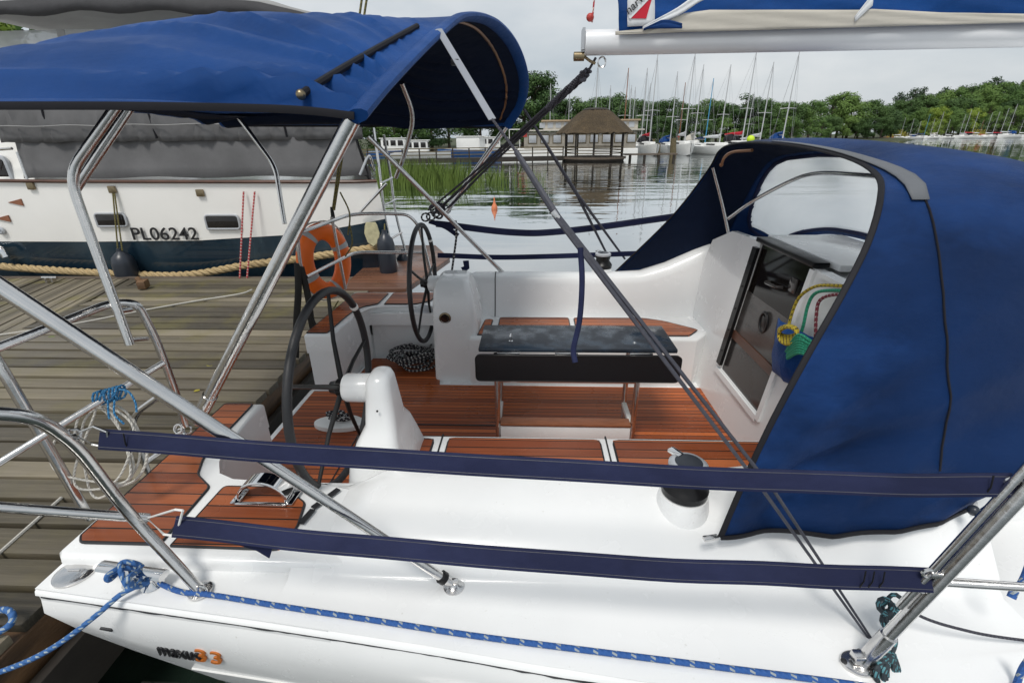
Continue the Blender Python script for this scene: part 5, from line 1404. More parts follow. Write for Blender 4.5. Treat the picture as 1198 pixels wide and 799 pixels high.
# banks: a low mid shore and a rising wooded hill to the right
def terrain(name, f, x0, x1, y0, y1, nx, ny):
    mb = MB(); mb.grid([[V((lerp(x0, x1, i/nx), lerp(y0, y1, j/ny), f(lerp(x0, x1, i/nx), lerp(y0, y1, j/ny)))) for i in range(nx+1)] for j in range(ny+1)])
    o = mb.build(name, M['ground'], sharp=0); o['kind'] = 'structure'; return o
def shore_y(x): return interp([(-300, 40), (-60, 55), (-30, 70), (-5, 98), (40, 104), (62, 120), (80, 150), (115, 160), (135, 196), (260, 205), (600, 180)], x)
def ground_z(x, y):
    d = y-shore_y(x); h = min(.7, d*.12)
    hill = max(0, min(1, (x/max(y, 1)-.80)/.12))*max(0, y-206)*.24
    return max(-1.5, h)+min(hill, 17)+(.25*math.sin(x*.13)*math.sin(y*.11) if d > 4 else 0)
terrain('shore', ground_z, -300, 620, 30, 520, 150, 130)
# reeds
mb = MB(); rr = random.Random(4)
for k in range(6000):
    u = rr.uniform(440, 640); Y = rr.uniform(26, 34)
    dens = interp([(440, 1), (505, .9), (540, .5), (570, .2), (600, .03)], u)
    if rr.random() > dens*(.45+.55*(math.sin(u*.33)*math.sin(Y*1.7+u*.05) > -.25)): continue
    b = W(u, 200, y=Y); b.z = 0; h = rr.uniform(.5, 1.45)*(.75+.25*dens)*(.85+.25*math.sin(u*.21+Y)); lean = rr.gauss(.05, .28); a = rr.uniform(0, 6.28); w2 = .014
    d_ = V((math.cos(a), math.sin(a), 0))
    t_ = b+V((lean*h*.7, rr.uniform(-.1, .1), h)); m_ = b.lerp(t_, .55)+V((-lean*.1*h, 0, 0))
    v = [mb.bm.verts.new(p) for p in (b-d_*w2-V((0, 0, .2)), b+d_*w2-V((0, 0, .2)), m_+d_*w2, t_, m_-d_*w2)]
    mb.bm.faces.new(v)
rd = mb.build('reeds', M['reed'], fix=False, sharp=0); tag(rd, 'green reed bed growing in the lake behind the motor yacht stern', 'reeds', kind='stuff')
# gazebo
GY = 50.0; gc = W(699, 186, y=GY); gx = gc.x
gz = thing('thatched_gazebo', (gx, GY+3.4, 0), 'open wooden gazebo with a brown thatched roof standing over the water', 'gazebo')
def gp_(n, mb, mat, parent=None, **k): return mb.build(n, M[mat], parent or gz, **k)
GC = V((gx, GY+3.4, 0))
prof = [(3.75, 2.55), (3.85, 2.62), (3.45, 2.95), (2.9, 3.42), (2.3, 3.95), (1.75, 4.40), (1.35, 4.66), (1.1, 4.76)]
mb = MB(); n_ = 64; rgn = random.Random(8); rings = []
for (r_, z) in prof:
    ring = []
    for k in range(n_):
        a = 2*math.pi*k/n_; oc = 1+.035*math.cos(8*a)*min(1, r_/3)
        ring.append(V((GC.x+math.cos(a)*r_*oc+rgn.uniform(-.04, .04), GC.y+math.sin(a)*r_*oc+rgn.uniform(-.04, .04), z+rgn.uniform(-.045, .045)*(2 if z < 2.7 else 1))))
    rings.append(ring)
g = mb.grid([r_+[r_[0]] for r_ in rings]); mb.face(g[-1][:-1]); rf = gp_('thatched_roof', mb, 'thatch', sharp=70)
mb = MB(); mb.lathe([(1.25, 4.66), (1.3, 4.74), (1.15, 4.86), (.9, 4.90), (.1, 4.95)], (GC.x, GC.y, 0), 'Z', 20); gp_('roof_cap', mb, 'darkwood', rf)
mb = MB(); mb.lathe([(3.6, 2.58), (1.2, 3.9), (.1, 4.1)], (GC.x, GC.y, 0), 'Z', 32); gp_('roof_lining', mb, 'darkwood', rf)
mb = MB(); mb.lathe([(3.35, .22), (3.35, .40), (.1, .40)], (GC.x, GC.y, 0), 'Z', 16); gp_('platform', mb, 'oldwood')
mb = MB(); mb.lathe([(3.1, -.05), (3.2, .2), (.1, .21)], (GC.x, GC.y, 0), 'Z', 16); gp_('under_frame', mb, 'darkwood')
for k in range(10):
    a = 2*math.pi*(k+.3)/10; b = 2*math.pi*(k+1.3)/10
    p = GC+V((math.cos(a)*3.0, math.sin(a)*3.0, 0)); q = GC+V((math.cos(b)*3.0, math.sin(b)*3.0, 0))
    mb = MB(); mb.tube([p+V((0, 0, .38)), p+V((0, 0, 2.85))], .085, 8); po = gp_('post', mb, 'darkwood')
    if k not in (2,):
        mb = MB()
        for z in (.75, 1.05, 1.32): mb.tube([p+V((0, 0, z)), q+V((0, 0, z))], .045, 6)
        gp_('railing', mb, 'pile')
    mb = MB(); mb.tube([p*1.0+V((0, 0, -1.5)), p+V((0, 0, .3))], .11, 8); gp_('pile', mb, 'darkwood')
# far footbridge with railings left of the gazebo
pr = thing('footbridge', (-4, 49, 0), 'low brown wooden footbridge with railings running left from the thatched gazebo', 'footbridge')
pa, pb_ = V((gx-3.2, GY+3.2, 0)), V((-26, 46, 0))
mb = MB(); d_ = (pb_-pa); ln = d_.length; dn = d_.normalized(); an = math.atan2(dn.y, dn.x)
mb.box((pa+pb_)/2+V((0, 0, .42)), (ln, 1.5, .12), an); part('walkway', mb, 'darkwood', pr)
mb = MB(); mb.box((pa+pb_)/2+V((0, -.78, .24)), (ln, .10, .36), an); part('side_beam', mb, 'darkwood', pr)
for s in range(int(ln/1.6)+1):
    p = pa+dn*min(s*1.6, ln)
    mb = MB(); mb.tube([p+V((0, -.7, -1.2)), p+V((0, -.7, 1.42))], .07, 6); part('rail_post', mb, 'darkwood', pr)
mb = MB()
for z in (.8, 1.1, 1.38): mb.box((pa+pb_)/2+V((0, -.72, z)), (ln, .05, .09), an)
part('rail', mb, 'pile', pr)
# low jetty right of the gazebo with piles
q0 = V((gx+3.2, GY+3.6, 0)); q1 = V((W(790, 185, y=54).x, 54, 0))
fj = thing('low_jetty', (q0.x+2, 54, 0), 'low grey jetty on piles to the right of the thatched gazebo', 'jetty')
mb = MB(); mb.box((q0+q1)/2+V((0, 0, .55)), ((q1-q0).length, 1.1, .14), math.atan2((q1-q0).y, (q1-q0).x)); part('walkway', mb, 'oldwood', fj)
for t in (.1, .38, .66, .95):
    p = q0.lerp(q1, t); mb = MB(); mb.tube([p+V((0, -.4, -1.2)), p+V((0, -.4, .5))], .14, 8); part('pile', mb, 'darkwood', fj)
def post(u, vt, vb, r_, lab, Y=None):
    b = W(u, vb, z=0); t = W(u+1, vt, y=b.y)
    mb = MB(); n = 12; P = [V((b.x, b.y, -1)), V((b.x, b.y, .3)), V((lerp(b.x, t.x, .6), b.y, t.z*.6)), V((t.x, b.y, t.z))]
    mb.tube(P, [r_*1.0, r_*1.05, r_*.95, r_*.88], n); solo('mooring_pile', mb, 'pile', lab, 'mooring pile')
post(787, 162, 184.5, .36, 'thick mossy brown wooden mooring pile standing in the open water right of the gazebo')
post(764, 163, 182, .16, 'thin dark mooring pile beside the low grey jetty')
post(770, 168, 182, .22, 'short stubby mooring pile between the low jetty and the moored boats')
# houseboat
hb = thing('houseboat', (4, 63, 0), 'long white houseboat with a tan roof and a row of windows behind the footbridge', 'houseboat')
hx0, hx1 = W(592, 180, y=62).x, W(742, 180, y=62).x
def hp_(n, mb, mat, parent=None, **k): return mb.build(n, M[mat], parent or hb, **k)
mb = MB(); mb.prism([(hx0-1, 61.5), (hx0-.3, 60), (hx1, 60), (hx1, 64.5), (hx0-.3, 64.5), (hx0-1, 63)], -.2, 1.0, .1); hp_('hull', mb, 'white')
mb = MB(); mb.box(((hx0+hx1)/2+1, 62.2, 1.9), (hx1-hx0-2.4, 3.6, 1.8), bevel=.05); cb = hp_('cabin', mb, 'hbwall')
mb = MB(); mb.box(((hx0+hx1)/2+1.4, 62.2, 2.95), (hx1-hx0-1.6, 4.2, .16), bevel=.05); hp_('lower_roof', mb, 'cream', cb)
mb = MB(); mb.box(((hx0+hx1)/2+2.2, 62.4, 3.45), (hx1-hx0-4.5, 3.0, .9), bevel=.04); ub = hp_('upper_cabin', mb, 'cream')
mb = MB(); mb.box(((hx0+hx1)/2+2.2, 62.4, 3.98), (hx1-hx0-4.0, 3.5, .16), bevel=.04); hp_('tan_roof', mb, 'tan', ub)
nwin = 9
for k in range(nwin):
    x = lerp(hx0+3.2, hx1-.8, k/(nwin-1))
    mb = MB(); mb.box((x, 60.38, 2.05), (1.05, .06, 1.0), bevel=.02); wf = hp_('window', mb, 'pile', cb)
    mb = MB(); mb.box((x, 60.345, 2.05), (.86, .03, .8), bevel=.01); hp_('pane', mb, 'frame', wf)
for k in range(12):
    x = lerp(hx0+4.3, hx1-.8, k/11)
    mb = MB(); mb.box((x, 60.88, 3.5), (.62, .05, .55)); hp_('upper_window', mb, 'frame', ub)
mb = MB(); mb.tube([V((hx0+.5, 60.4, 1.0)), V((hx0+.5, 60.4, 3.1))], .05, 6); mb.tube([V((hx0+.5, 60.4, 3.1)), V((hx0+3, 60.4, 3.1))], .05, 6); mb.tube([V((hx0+1.7, 60.4, 1.0)), V((hx0+1.7, 60.4, 3.1))], .05, 6); hp_('bow_frame', mb, 'white')
mb = MB(); mb.box((hx0+2.0, 60.36, 2.5), (1.1, .05, .4)); hp_('red_panel', mb, 'paintred')
# motor boats behind the footbridge
def motorboat(loc, rz, sc, label, hullm_='white', cabm='white'):
    t = thing('motorboat', (0, 0, 0), label, 'motorboat', 'motorboats behind the footbridge')
    mb = MB(); rows_ = []
    for x, w, z0 in ((-3, 1.1, 0), (-1.5, 1.25, 0), (0, 1.25, 0), (1.5, 1.05, .05), (2.6, .55, .2), (3.2, .04, .45)):
        rows_.append([V((x, -w, .95+.06*x*.5)), V((x, -w*.85, .3)), V((x, -w*.3, z0-.25)), V((x, w*.3, z0-.25)), V((x, w*.85, .3)), V((x, w, .95+.06*x*.5))])
    g = mb.grid(rows_); mb.face(g[0]); mb.build('hull', M[hullm_], t)
    mb = MB(); mb.grid([[r_[0]+V((0, .02, -.03)), r_[-1]+V((0, -.02, -.03))] for r_ in rows_]); mb.build('deck', M['white'], t)
    mb = MB(); mb.box((-.3, 0, 1.5), (2.4, 1.7, 1.15), bevel=.12); c_ = mb.build('cabin', M[cabm], t)
    for k in range(3):
        mb = MB(); mb.box((-1.0+k*.72, -.86, 1.66), (.52, .04, .5), bevel=.02); mb.build('window', M['glassdark'], c_)
    mb = MB(); mb.box((.92, 0, 1.66), (.05, 1.3, .5)); mb.build('windscreen', M['glassdark'], c_)
    mb = MB(); mb.box((-.3, 0, 2.1), (2.7, 1.85, .08), bevel=.03); mb.build('roof', M['white'], c_)
    t.location = V(loc); t.rotation_euler.z = rz; t.scale = (sc, sc, sc); return t
def wl(u, Y): p = W(u, 180, y=Y); return V((p.x, Y, 0))
motorboat(wl(492, 54), .1, 1.0, 'small white cabin boat with square side windows behind the footbridge')
motorboat(wl(548, 57), 2.9, 1.15, 'white motorboat with a blue hull moored right of the small cabin boat behind the footbridge', 'paintblue')
motorboat(wl(575, 66), .3, 1.1, 'white motorboat lying just left of the long houseboat', 'white')
motorboat(wl(465, 58), .2, 1.1, 'white motorboat with blue hull at the far left end of the footbridge', 'paintblue')
# sailing boats: one prototype, copied
def sailboat(maststyle, cover, cabin_extra=None):
    t = thing('moored_sailboat', (0, 0, 0), 'x', 'sailboat')
    mb = MB(); rows_ = []
    for x, w, k in ((-3.9, .95, .5), (-2.5, 1.22, .1), (-.8, 1.32, 0), (1, 1.2, 0), (2.6, .75, .1), (3.6, .30, .35), (4.1, .03, .75)):
        z = .95+.012*(x+1)**2
        rows_.append([V((x, -w, z)), V((x, -w*.92, .5)), V((x, -w*.6, -.05+k*.3)), V((x, 0, -.3+k)), V((x, w*.6, -.05+k*.3)), V((x, w*.92, .5)), V((x, w, z))])
    g = mb.grid(rows_); mb.face(g[0]); mb.build('hull', M['white'], t)
    mb = MB(); mb.grid([[r_[0]+V((0, .02, -.02)), r_[0].lerp(r_[-1], .5)+V((0, 0, .04)), r_[-1]+V((0, -.02, -.02))] for r_ in rows_]); mb.build('deck', M['white'], t)
    mb = MB(); mb.prism([(-1.3, -.75), (1.4, -.6), (2.2, -.3), (2.2, .3), (1.4, .6), (-1.3, .75)], .9, 1.42, .1); c_ = mb.build('cabin', M['white'], t)
    for s in (-1, 1):
        mb = MB(); mb.box((.1, s*.695, 1.2), (1.6, .04, .16), -s*.055, bevel=.01); mb.build('cabin_window', M['glassdark'], c_)
    mb = MB(); mb.tube([V((.9, 0, 1.3)), V((.9, 0, 10))], [.075, .05], 8); m_ = mb.build('mast', M[maststyle], t)
    mb = MB()
    for z in (4.6,): mb.tube([V((.82, -.85, z)), V((.9, 0, z+.05)), V((.82, .85, z))], .03, 5)
    mb.build('spreader', M['mast'], m_)
    mb = MB(); mb.tube([V((.9, 0, 9.6)), V((4.0, 0, 1.15))], .012, 4); mb.tube([V((.9, 0, 9.9)), V((-3.8, 0, 1.1))], .010, 4)
    for s in (-1, 1): mb.tube([V((.9, 0, 9.8)), V((.82, s*.85, 4.6)), V((.75, s*1.15, 1.0))], .010, 4)
    mb.build('rigging', M['wire'], m_)
    mb = MB(); mb.tube([V((.85, 0, 1.95)), V((-2.5, 0, 2.0))], .05, 6); b_ = mb.build('boom', M['mast'], t)
    mb = MB(); mb.tube([V((.8, 0, 2.35)), V((.5, 0, 2.18)), V((-1.2, 0, 2.12)), V((-2.5, 0, 2.06))], [.10, .17, .14, .07], 8); mb.build('sail_cover', M[cover], b_)
    if cabin_extra:
        mb = MB(); rows_ = []
        for i in range(7):
            a = math.pi*i/6; rows_.append([V((x, -math.cos(a)*.85, 1.35+math.sin(a)*h)) for x, h in ((-1.6, .75), (-.9, .8), (-.1, .12))])
        mb.grid(rows_); mb.build('cockpit_hood', M[cabin_extra], c_, solid=.01)
    return t
protos = {'a': sailboat('mast', 'blue', 'blue'), 'b': sailboat('mast', 'whitecloth'), 'c': sailboat('mastbrown', 'redcloth'), 'd': sailboat('mastblue', 'hood'), 'e': sailboat('mast', 'cream', 'cream'), 'f': sailboat('mast', 'redcloth', 'hem')}
used = set()
def place(pk, u, Y, vt, rz, label, group, cat_='sailboat'):
    p = protos[pk]
    o = p if pk not in used else copy_tree(p); used.add(pk)
    # the mast stands .9 m forward of the boat's middle: put the mast at pixel u
    top = W(u[1] if isinstance(u, tuple) else u, vt, y=Y); u0 = u[0] if isinstance(u, tuple) else u
    h = top.z/10.0; b = W(u0, 165, y=Y)
    hs = max(.75, min(1.05, h))
    o.scale = (hs, hs, h); o.rotation_euler.z = rz
    o.location = V((b.x-math.cos(rz)*.9*hs, Y-math.sin(rz)*.9*hs, 0))
    tag(o, label, cat_, group); return o
G1 = 'sailboats moored beyond the gazebo'
ML = [('a', 643, 78, 98, 'sailboat whose mast rises just right of the blue bimini, far behind the houseboat'),
 ('b', 664.5, 76, 108, 'sailboat whose pale mast stands just left of the thatched roof'),
 ('b', 695, 70, 74, 'sailboat whose thick mast rises from the middle of the thatched roof'),
 ('a', 710.5, 84, 100, 'sailboat with a short far mast over the right half of the thatched roof'),
 ('c', 729, 72, 80, 'sailboat with a brown varnished mast at the right slope of the thatched roof'),
 ('b', 734, 86, 100, 'sailboat with a short mast just right of the brown mast'),
 ('f', 738.5, 82, 102, 'sailboat with a short mast second to the right of the brown mast'),
 ('b', 750, 72, 80, 'sailboat whose mast is the left one of the tall close pair right of the gazebo'),
 ('e', 755, 86, 98, 'sailboat with the short far mast between the tall close pair right of the gazebo'),
 ('f', 760, 66, 64, 'white sailboat with the tallest mast of the group close right of the gazebo'),
 ('a', 784, 72, 84, 'sailboat with a blue boom cover left of the mossy mooring pile top'),
 ('c', 794, 84, 97, 'sailboat with a brown mast behind the top of the mossy mooring pile'),
 ('b', 801, 66, 60, 'white sailboat with a very tall mast just right of the mossy mooring pile'),
 ('e', 812, 75, 76, 'sailboat with a cream cockpit cover right of the mossy mooring pile'),
 ('d', 825, 70, 92, 'white sailboat with a light blue mast'),
 ('b', 842, 66, 76, 'white sailboat with the first mast to the right of the light blue one'),
 ('f', 868, 66, 60, 'white sailboat with a tall mast and red cover left of the round yellow buoy'),
 ('b', 873, 80, 108, 'sailboat with a short far mast behind the round yellow buoy'),
 ('b', 889, 68, 73, 'white sailboat right of the round yellow buoy, second mast from the right end'),
 ('a', 915, 66, 60, 'white sailboat with a blue sprayhood at the right end of the near row of masts')]
rs_ = random.Random(2)
for pk, u, Y, vt, lab in ML:
    place(pk, u, Y, vt, R(-90)+rs_.uniform(-.3, .3), lab, G1)
G2 = 'small sailboats along the far wooded bank'
FR = [(1052, 138), (1062, 139), (1071, 142), (1079, 134), (1086, 139), (1094, 131), (1104, 150), (1120, 134), (1125, 129), (1134, 131), (1143, 150), (1150, 132), (1158, 131), (1167, 127), (1175, 122), (1189, 133), (1200, 130), (1212, 134)]
for i, (u, vt) in enumerate(FR):
    if vt == 150: vt = 140
    place(('b', 'b', 'a', 'd', 'b', 'e', 'b', 'b', 'f', 'b', 'c', 'b', 'f', 'b', 'a', 'b', 'b', 'b')[i], u, 186+rs_.uniform(-3, 3), vt, rs_.choice((0, math.pi))+rs_.uniform(-.25, .25), 'small white sailboat moored along the far wooded bank at the right', G2)
# white row of dinghies / hulls and floating pontoon
fp = MB(); a = W(1048, 163, y=193); b = W(1260, 163, y=196); fp.box(((a.x+b.x)/2, 195, .3), (b.x-a.x, 2.0, .5)); solo('far_pontoon', fp, 'white', 'long white pontoon along the far wooded bank behind the small sailboats', 'pontoon')
a = W(1040, 162, y=188); fp = MB(); fp.prism([(a.x-3, 187), (a.x+3, 187), (a.x+3.6, 188), (a.x+3, 189), (a.x-3, 189), (a.x-3.4, 188)], -.1, .7, .15); solo('orange_rowboat', fp, 'orange', 'orange rowing boat at the left end of the far row of sailboats', 'boat')
# buoys
q = W(877, 170, y=60); mb = MB(); zc = W(877, 162, y=60).z; mb.ball((q.x, 60, zc-.1), .42, 16, (1, 1, 1.0)); mb.tube([V((q.x, 60, -.3)), V((q.x, 60, zc-.45))], .09, 8); solo('round_buoy', mb, 'lime', 'bright yellow green round buoy among the moored sailboats', 'buoy')
q = W(578.5, 245, z=0); mb = MB(); mb.lathe([(.03, -.1), (.10, -.05), (.115, .05), (.09, .13), (.05, .2), (.025, .32), (.02, .42)], (q.x, q.y, 0), 'Z', 16); solo('small_buoy', mb, 'coral', 'small faded orange buoy floating in front of the reeds', 'buoy')
# people in red near the boats
q = W(845, 160, y=64)
# ------------------------------------------------------------ TREES
def tree_proto(name, seed, mat, kind):
    rt = random.Random(seed)
    root = thing(name, (0, 0, 0), 'x', 'tree')
    mb = MB(); P = [V((0, 0, -.5)), V((rt.uniform(-.1, .1), rt.uniform(-.1, .1), 3)), V((rt.uniform(-.3, .3), rt.uniform(-.3, .3), 7.5))]
    if kind == 'pine': P = [V((0, 0, -.5)), V((.1, 0, 5)), V((0, .1, 9.3))]
    mb.tube(P, [.28, .20, .06], 7)
    blobs = []
    if kind == 'round':
        for k in range(22):
            z = rt.uniform(1.6, 9.0); r0 = 3.3*math.sin(math.pi*min(1, max(.08, (z-.6)/9.6)))**.75; a = rt.uniform(0, 6.28); rr_ = r0*rt.uniform(.35, .95)
            blobs.append((V((math.cos(a)*rr_, math.sin(a)*rr_, z)), rt.uniform(.9, 1.75)))
        blobs.append((V((0, 0, 9.0)), 1.1))
    elif kind == 'tall':
        for k in range(20):
            z = rt.uniform(1.5, 9.2); r0 = interp([(1, 1.5), (3, 2.3), (6, 1.9), (8, 1.2), (9.4, .3)], z); a = rt.uniform(0, 6.28); rr_ = r0*rt.uniform(.2, .9)
            blobs.append((V((math.cos(a)*rr_, math.sin(a)*rr_, z)), rt.uniform(.7, 1.3)))
    else:
        for k in range(13):
            z = rt.uniform(5.2, 9.4); r0 = interp([(5, 2.0), (7.5, 1.7), (9.5, .5)], z); a = rt.uniform(0, 6.28); rr_ = r0*rt.uniform(.2, 1)
            blobs.append((V((math.cos(a)*rr_, math.sin(a)*rr_, z)), rt.uniform(.55, 1.0)))
    for c, r_ in blobs[::2]:
        mb.tube([V((0, 0, max(1.2, c.z-1.6))), c*.6+V((0, 0, c.z*.38)), c], [.09, .06, .02], 5)
    mb.build('trunk', M['bark'], root)
    mb = MB()
    for c, r_ in blobs:
        nn = int(150*r_*r_)
        for k in range(nn):
            d = V((rt.gauss(0, 1), rt.gauss(0, 1), rt.gauss(0, 1))).normalized(); rad = r_*(rt.random()**.35)*(1+.18*rt.uniform(-1, 1))
            p = c+V((d.x*rad, d.y*rad, d.z*rad*.72))
            n1 = (d+V((rt.uniform(-.7, .7), rt.uniform(-.7, .7), rt.uniform(-.2, .9)))).normalized(); t1 = n1.orthogonal().normalized(); t1 = Matrix.Rotation(rt.uniform(0, 6.28), 3, n1) @ t1; b1 = n1.cross(t1)
            s = rt.uniform(.10, .24)
            mb.bm.faces.new([mb.bm.verts.new(p+t1*s*x+b1*s*y+n1*s*.25*x*x) for x, y in ((-1, -.15), (-.2, -.6), (.9, -.1), (.2, .6))])
    mb.build('crown', M[mat], root, fix=False, sharp=0)
    return root
TP = {'r1': tree_proto('leafy_tree', 1, 'leaf_mid', 'round'), 'r2': tree_proto('leafy_tree', 2, 'leaf_dark', 'round'), 'r3': tree_proto('leafy_tree', 3, 'leaf_mid', 'round'),
      't1': tree_proto('leafy_tree', 4, 'leaf_dark', 'tall'), 'l1': tree_proto('leafy_tree', 5, 'leaf_lime', 'round'), 'p1': tree_proto('pine_tree', 6, 'leaf_pine', 'pine'), 'r4': tree_proto('leafy_tree', 9, 'leaf_dark', 'round')}
KL = {'r1': 'green leafy tree', 'r3': 'green leafy tree', 'r2': 'dark green leafy tree', 'r4': 'dark green leafy tree', 't1': 'tall dark leafy tree', 'l1': 'light green leafy tree', 'p1': 'dark pine tree'}
tused = set(); rt_ = random.Random(21)
def tree(pk, u, Y, vt, where, group, wide=1.0):
    o = TP[pk] if pk not in tused else copy_tree(TP[pk]); tused.add(pk)
    b = W(u, 160, y=Y); z0 = max(0, ground_z(b.x, Y)); top = W(u, vt, y=Y).z
    h = max(2, top-z0)/9.9
    w = wide*max(h, .6)*rt_.uniform(1.05, 1.35)
    o.scale = (w, w, h); o.rotation_euler.z = rt_.uniform(0, 6.28); o.location = (b.x, Y, z0)
    tag(o, KL[pk]+' '+where, 'tree', group+', '+KL[pk]+'s'); return o
GA = 'trees on the shore behind the moored boats'
for u, Y, vt, pk in [(598, 104, 92, 't1'), (612, 100, 80, 't1'), (624, 103, 82, 'r2'), (634, 106, 96, 't1'), (648, 112, 116, 'r2'), (660, 110, 112, 't1'), (672, 114, 112, 'r4'), (684, 110, 118, 'r2'), (696, 114, 110, 't1'), (708, 112, 112, 'r2'),
   (722, 110, 107, 'r4'), (736, 114, 112, 't1'), (748, 112, 116, 'r2'), (760, 114, 122, 'r4'), (772, 110, 116, 'r2'), (784, 112, 113, 'r4'), (798, 115, 118, 't1'), (812, 110, 122, 'r2'), (826, 114, 114, 'r3'), (838, 112, 118, 'r2'),
   (852, 115, 120, 't1'), (866, 112, 108, 'r4'), (878, 116, 116, 'r2'), (892, 118, 114, 'r4'), (904, 120, 120, 'r1'), (918, 122, 118, 'r2'), (932, 126, 122, 'r1'), (945, 130, 116, 'r3'), (640, 98, 130, 'r2'), (668, 99, 132, 'r4'), (700, 100, 134, 'r2'), (745, 101, 134, 'r4'), (775, 101, 135, 'r2'), (820, 103, 136, 'r4'), (850, 104, 138, 'r1'), (880, 106, 136, 'r2'), (905, 110, 138, 'r3'), (925, 115, 138, 'r1')]:
    tree(pk, u, Y, vt, 'on the low shore behind the moored sailboats', GA)
GB = 'trees at the water edge left of the far bank'
for u, Y, vt, pk in [(955, 160, 118, 'r1'), (968, 166, 110, 'r3'), (978, 164, 106, 'r3'), (990, 168, 112, 'r1'), (1003, 166, 122, 't1'), (1012, 172, 114, 't1'), (1022, 170, 122, 'r2'), (1032, 176, 120, 'r4'), (960, 150, 140, 'r1'), (972, 154, 136, 'r2'), (986, 158, 134, 'r1'), (1000, 160, 138, 'r2'), (1015, 162, 138, 'r4'), (1030, 166, 136, 'r2'), (1042, 180, 128, 'r4')]:
    tree(pk, u, Y, vt, 'at the water edge left of the far row of sailboats', GB)
GD = 'trees on the wooded hill'
for row, (Y, vbase) in enumerate(((204, 134), (216, 124), (230, 112), (246, 104), (262, 99))):
    u = 1034+row*3
    while u < 1262:
        crest = interp([(1030, 128), (1045, 112), (1060, 106), (1075, 104), (1090, 104), (1110, 98), (1130, 95), (1150, 92), (1180, 90), (1260, 88)], u)
        vt = max(crest+rt_.uniform(-1, 5)*(1 if row > 2 else 1), vbase+rt_.uniform(-5, 7)+interp([(1030, 14), (1080, 2), (1130, -6), (1260, -8)], u))
        pk = rt_.choice(('r1', 'r2', 'r3', 'r3', 'r4', 'r1'))
        if row in (0, 1) and (1075 < u < 1105 or 1130 < u < 1150) and rt_.random() < .75: pk = 'l1'
        if row == 4: pk = rt_.choice(('p1', 'p1', 'r4', 't1'))
        tree(pk, u, Y+rt_.uniform(-3, 3), vt, 'on the wooded hill above the far row of sailboats', GD, .82)
        u += rt_.uniform(9, 14)
for u, vt in ((1040, 107), (1056, 102), (1066, 101), (1090, 101), (1142, 89), (1181, 87)): tree('p1', u, 268, vt, 'on the wooded hill above the far row of sailboats', GD, .8)
GE = 'trees on the left shore behind the motor yacht'
for u, Y, vt, pk in [(-6, 48, -30, 'l1'), (-30, 50, -60, 'r1'), (30, 55, 40, 'r3'), (445, 72, 120, 'r1'), (462, 78, 110, 'r3'), (482, 80, 112, 'r2'), (505, 86, 118, 'r4'), (525, 90, 116, 'r2'), (545, 94, 112, 't1'), (563, 96, 108, 'r2'), (580, 100, 100, 'r4'), (120, 62, 60, 'r1'), (200, 64, 60, 'r2'), (280, 66, 70, 'r3'), (360, 68, 90, 'r1'), (410, 70, 110, 'r2')]:
    tree(pk, u, Y, vt, 'on the left shore behind the motor yacht', GE)
bp = None
for u, Y, vt, lab in ((1050, 194, 152, 'yellow bush on the bank at the left end of the far row of sailboats'), (1142, 197, 151, 'yellow bush on the bank behind the middle of the far row of sailboats')):
    rb2 = random.Random(u); root = thing('yellow_bush', (0, 0, 0), lab, 'bush')
    mb = MB()
    for k in range(900):
        d = V((rb2.gauss(0, 1), rb2.gauss(0, 1), abs(rb2.gauss(0, 1)))).normalized()*rb2.random()**.3*(1+.2*rb2.uniform(-1, 1)); p = V((d.x*3.4, d.y*1.8, d.z*2.6)); n1 = V((rb2.gauss(0, 1), rb2.gauss(0, 1), rb2.gauss(0, 1))).normalized(); t1 = n1.orthogonal().normalized(); b1 = n1.cross(t1); s = rb2.uniform(.12, .28)
        mb.bm.faces.new([mb.bm.verts.new(p+t1*s*x+b1*s*y) for x, y in ((-1, -.15), (-.2, -.6), (.9, -.1), (.2, .6))])
    mb.build('foliage', M['bush_yellow'], root, fix=False, sharp=0); mb = MB()
    for k in range(5): mb.tube([V((0, 0, -.2)), V((rb2.uniform(-2, 2), rb2.uniform(-1, 1), 1.6))], [.06, .02], 5)
    mb.build('stem', M['bark'], root)
    b = W(u, 160, y=Y); root.location = (b.x, Y, .3)
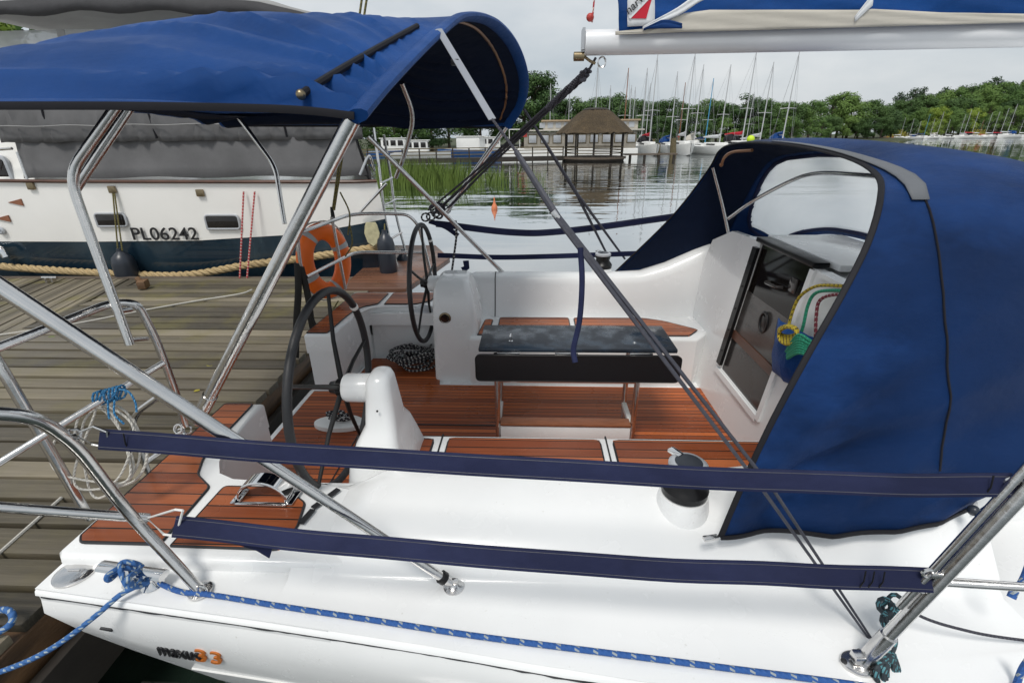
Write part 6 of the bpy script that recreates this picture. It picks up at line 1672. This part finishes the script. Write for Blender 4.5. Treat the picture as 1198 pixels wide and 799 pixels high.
# ================================================================== LIGHT, SKY, CAMERA
wd_ = bpy.data.worlds.new('World'); S.world = wd_; wd_.use_nodes = True
nt = wd_.node_tree; bg = nt.nodes['Background']
SUN_EL, SUN_AZ = 60, 200    # azimuth measured clockwise from +Y
sky = nt.nodes.new('ShaderNodeTexSky'); sky.sky_type = 'NISHITA'; sky.sun_disc = False; sky.sun_elevation = R(SUN_EL); sky.sun_rotation = R(SUN_AZ); sky.air_density = 1.2; sky.dust_density = 3; sky.altitude = 60
tc = nt.nodes.new('ShaderNodeTexCoord'); mp = nt.nodes.new('ShaderNodeMapping'); mp.inputs[3].default_value = (1, 1, 2.6)
nz = nt.nodes.new('ShaderNodeTexNoise'); nz.inputs['Scale'].default_value = 2.3; nz.inputs['Detail'].default_value = 7
rp = nt.nodes.new('ShaderNodeValToRGB'); rp.color_ramp.elements[0].position = .32; rp.color_ramp.elements[0].color = (4.3, 5.0, 5.6, 1); rp.color_ramp.elements[1].position = .7; rp.color_ramp.elements[1].color = (8.2, 8.3, 8.35, 1)
mx = nt.nodes.new('ShaderNodeMix'); mx.data_type = 'RGBA'; mx.inputs[0].default_value = .90
L = nt.links.new
L(tc.outputs['Generated'], mp.inputs[0]); L(mp.outputs[0], nz.inputs['Vector']); L(nz.outputs[0], rp.inputs[0]); L(sky.outputs[0], mx.inputs[6]); L(rp.outputs[0], mx.inputs[7]); L(mx.outputs[2], bg.inputs[0])
bg.inputs[1].default_value = .1
sl = bpy.data.lights.new('sun', 'SUN'); sl.energy = 2.1; sl.angle = R(16); sl.color = (1, .96, .9)
so = bpy.data.objects.new('sun', sl); COL.objects.link(so)
sdir = V((math.sin(R(SUN_AZ))*math.cos(R(SUN_EL)), math.cos(R(SUN_AZ))*math.cos(R(SUN_EL)), math.sin(R(SUN_EL))))
so.rotation_euler = sdir.to_track_quat('Z', 'Y').to_euler(); so.location = (0, -3, 12)
cam = bpy.data.cameras.new('camera'); co = bpy.data.objects.new('camera', cam); COL.objects.link(co)
cam.sensor_width = 36; cam.sensor_fit = 'HORIZONTAL'; cam.lens = 36*FPX/1198; cam.clip_start = .05; cam.clip_end = 6000
co.matrix_world = Matrix(((RT.x, UP.x, -FW.x, 0), (RT.y, UP.y, -FW.y, 0), (RT.z, UP.z, -FW.z, CAMH), (0, 0, 0, 1)))
S.camera = co
S.view_settings.view_transform = 'Standard'; S.view_settings.look = 'None'; S.view_settings.exposure = .09; S.view_settings.gamma = 1
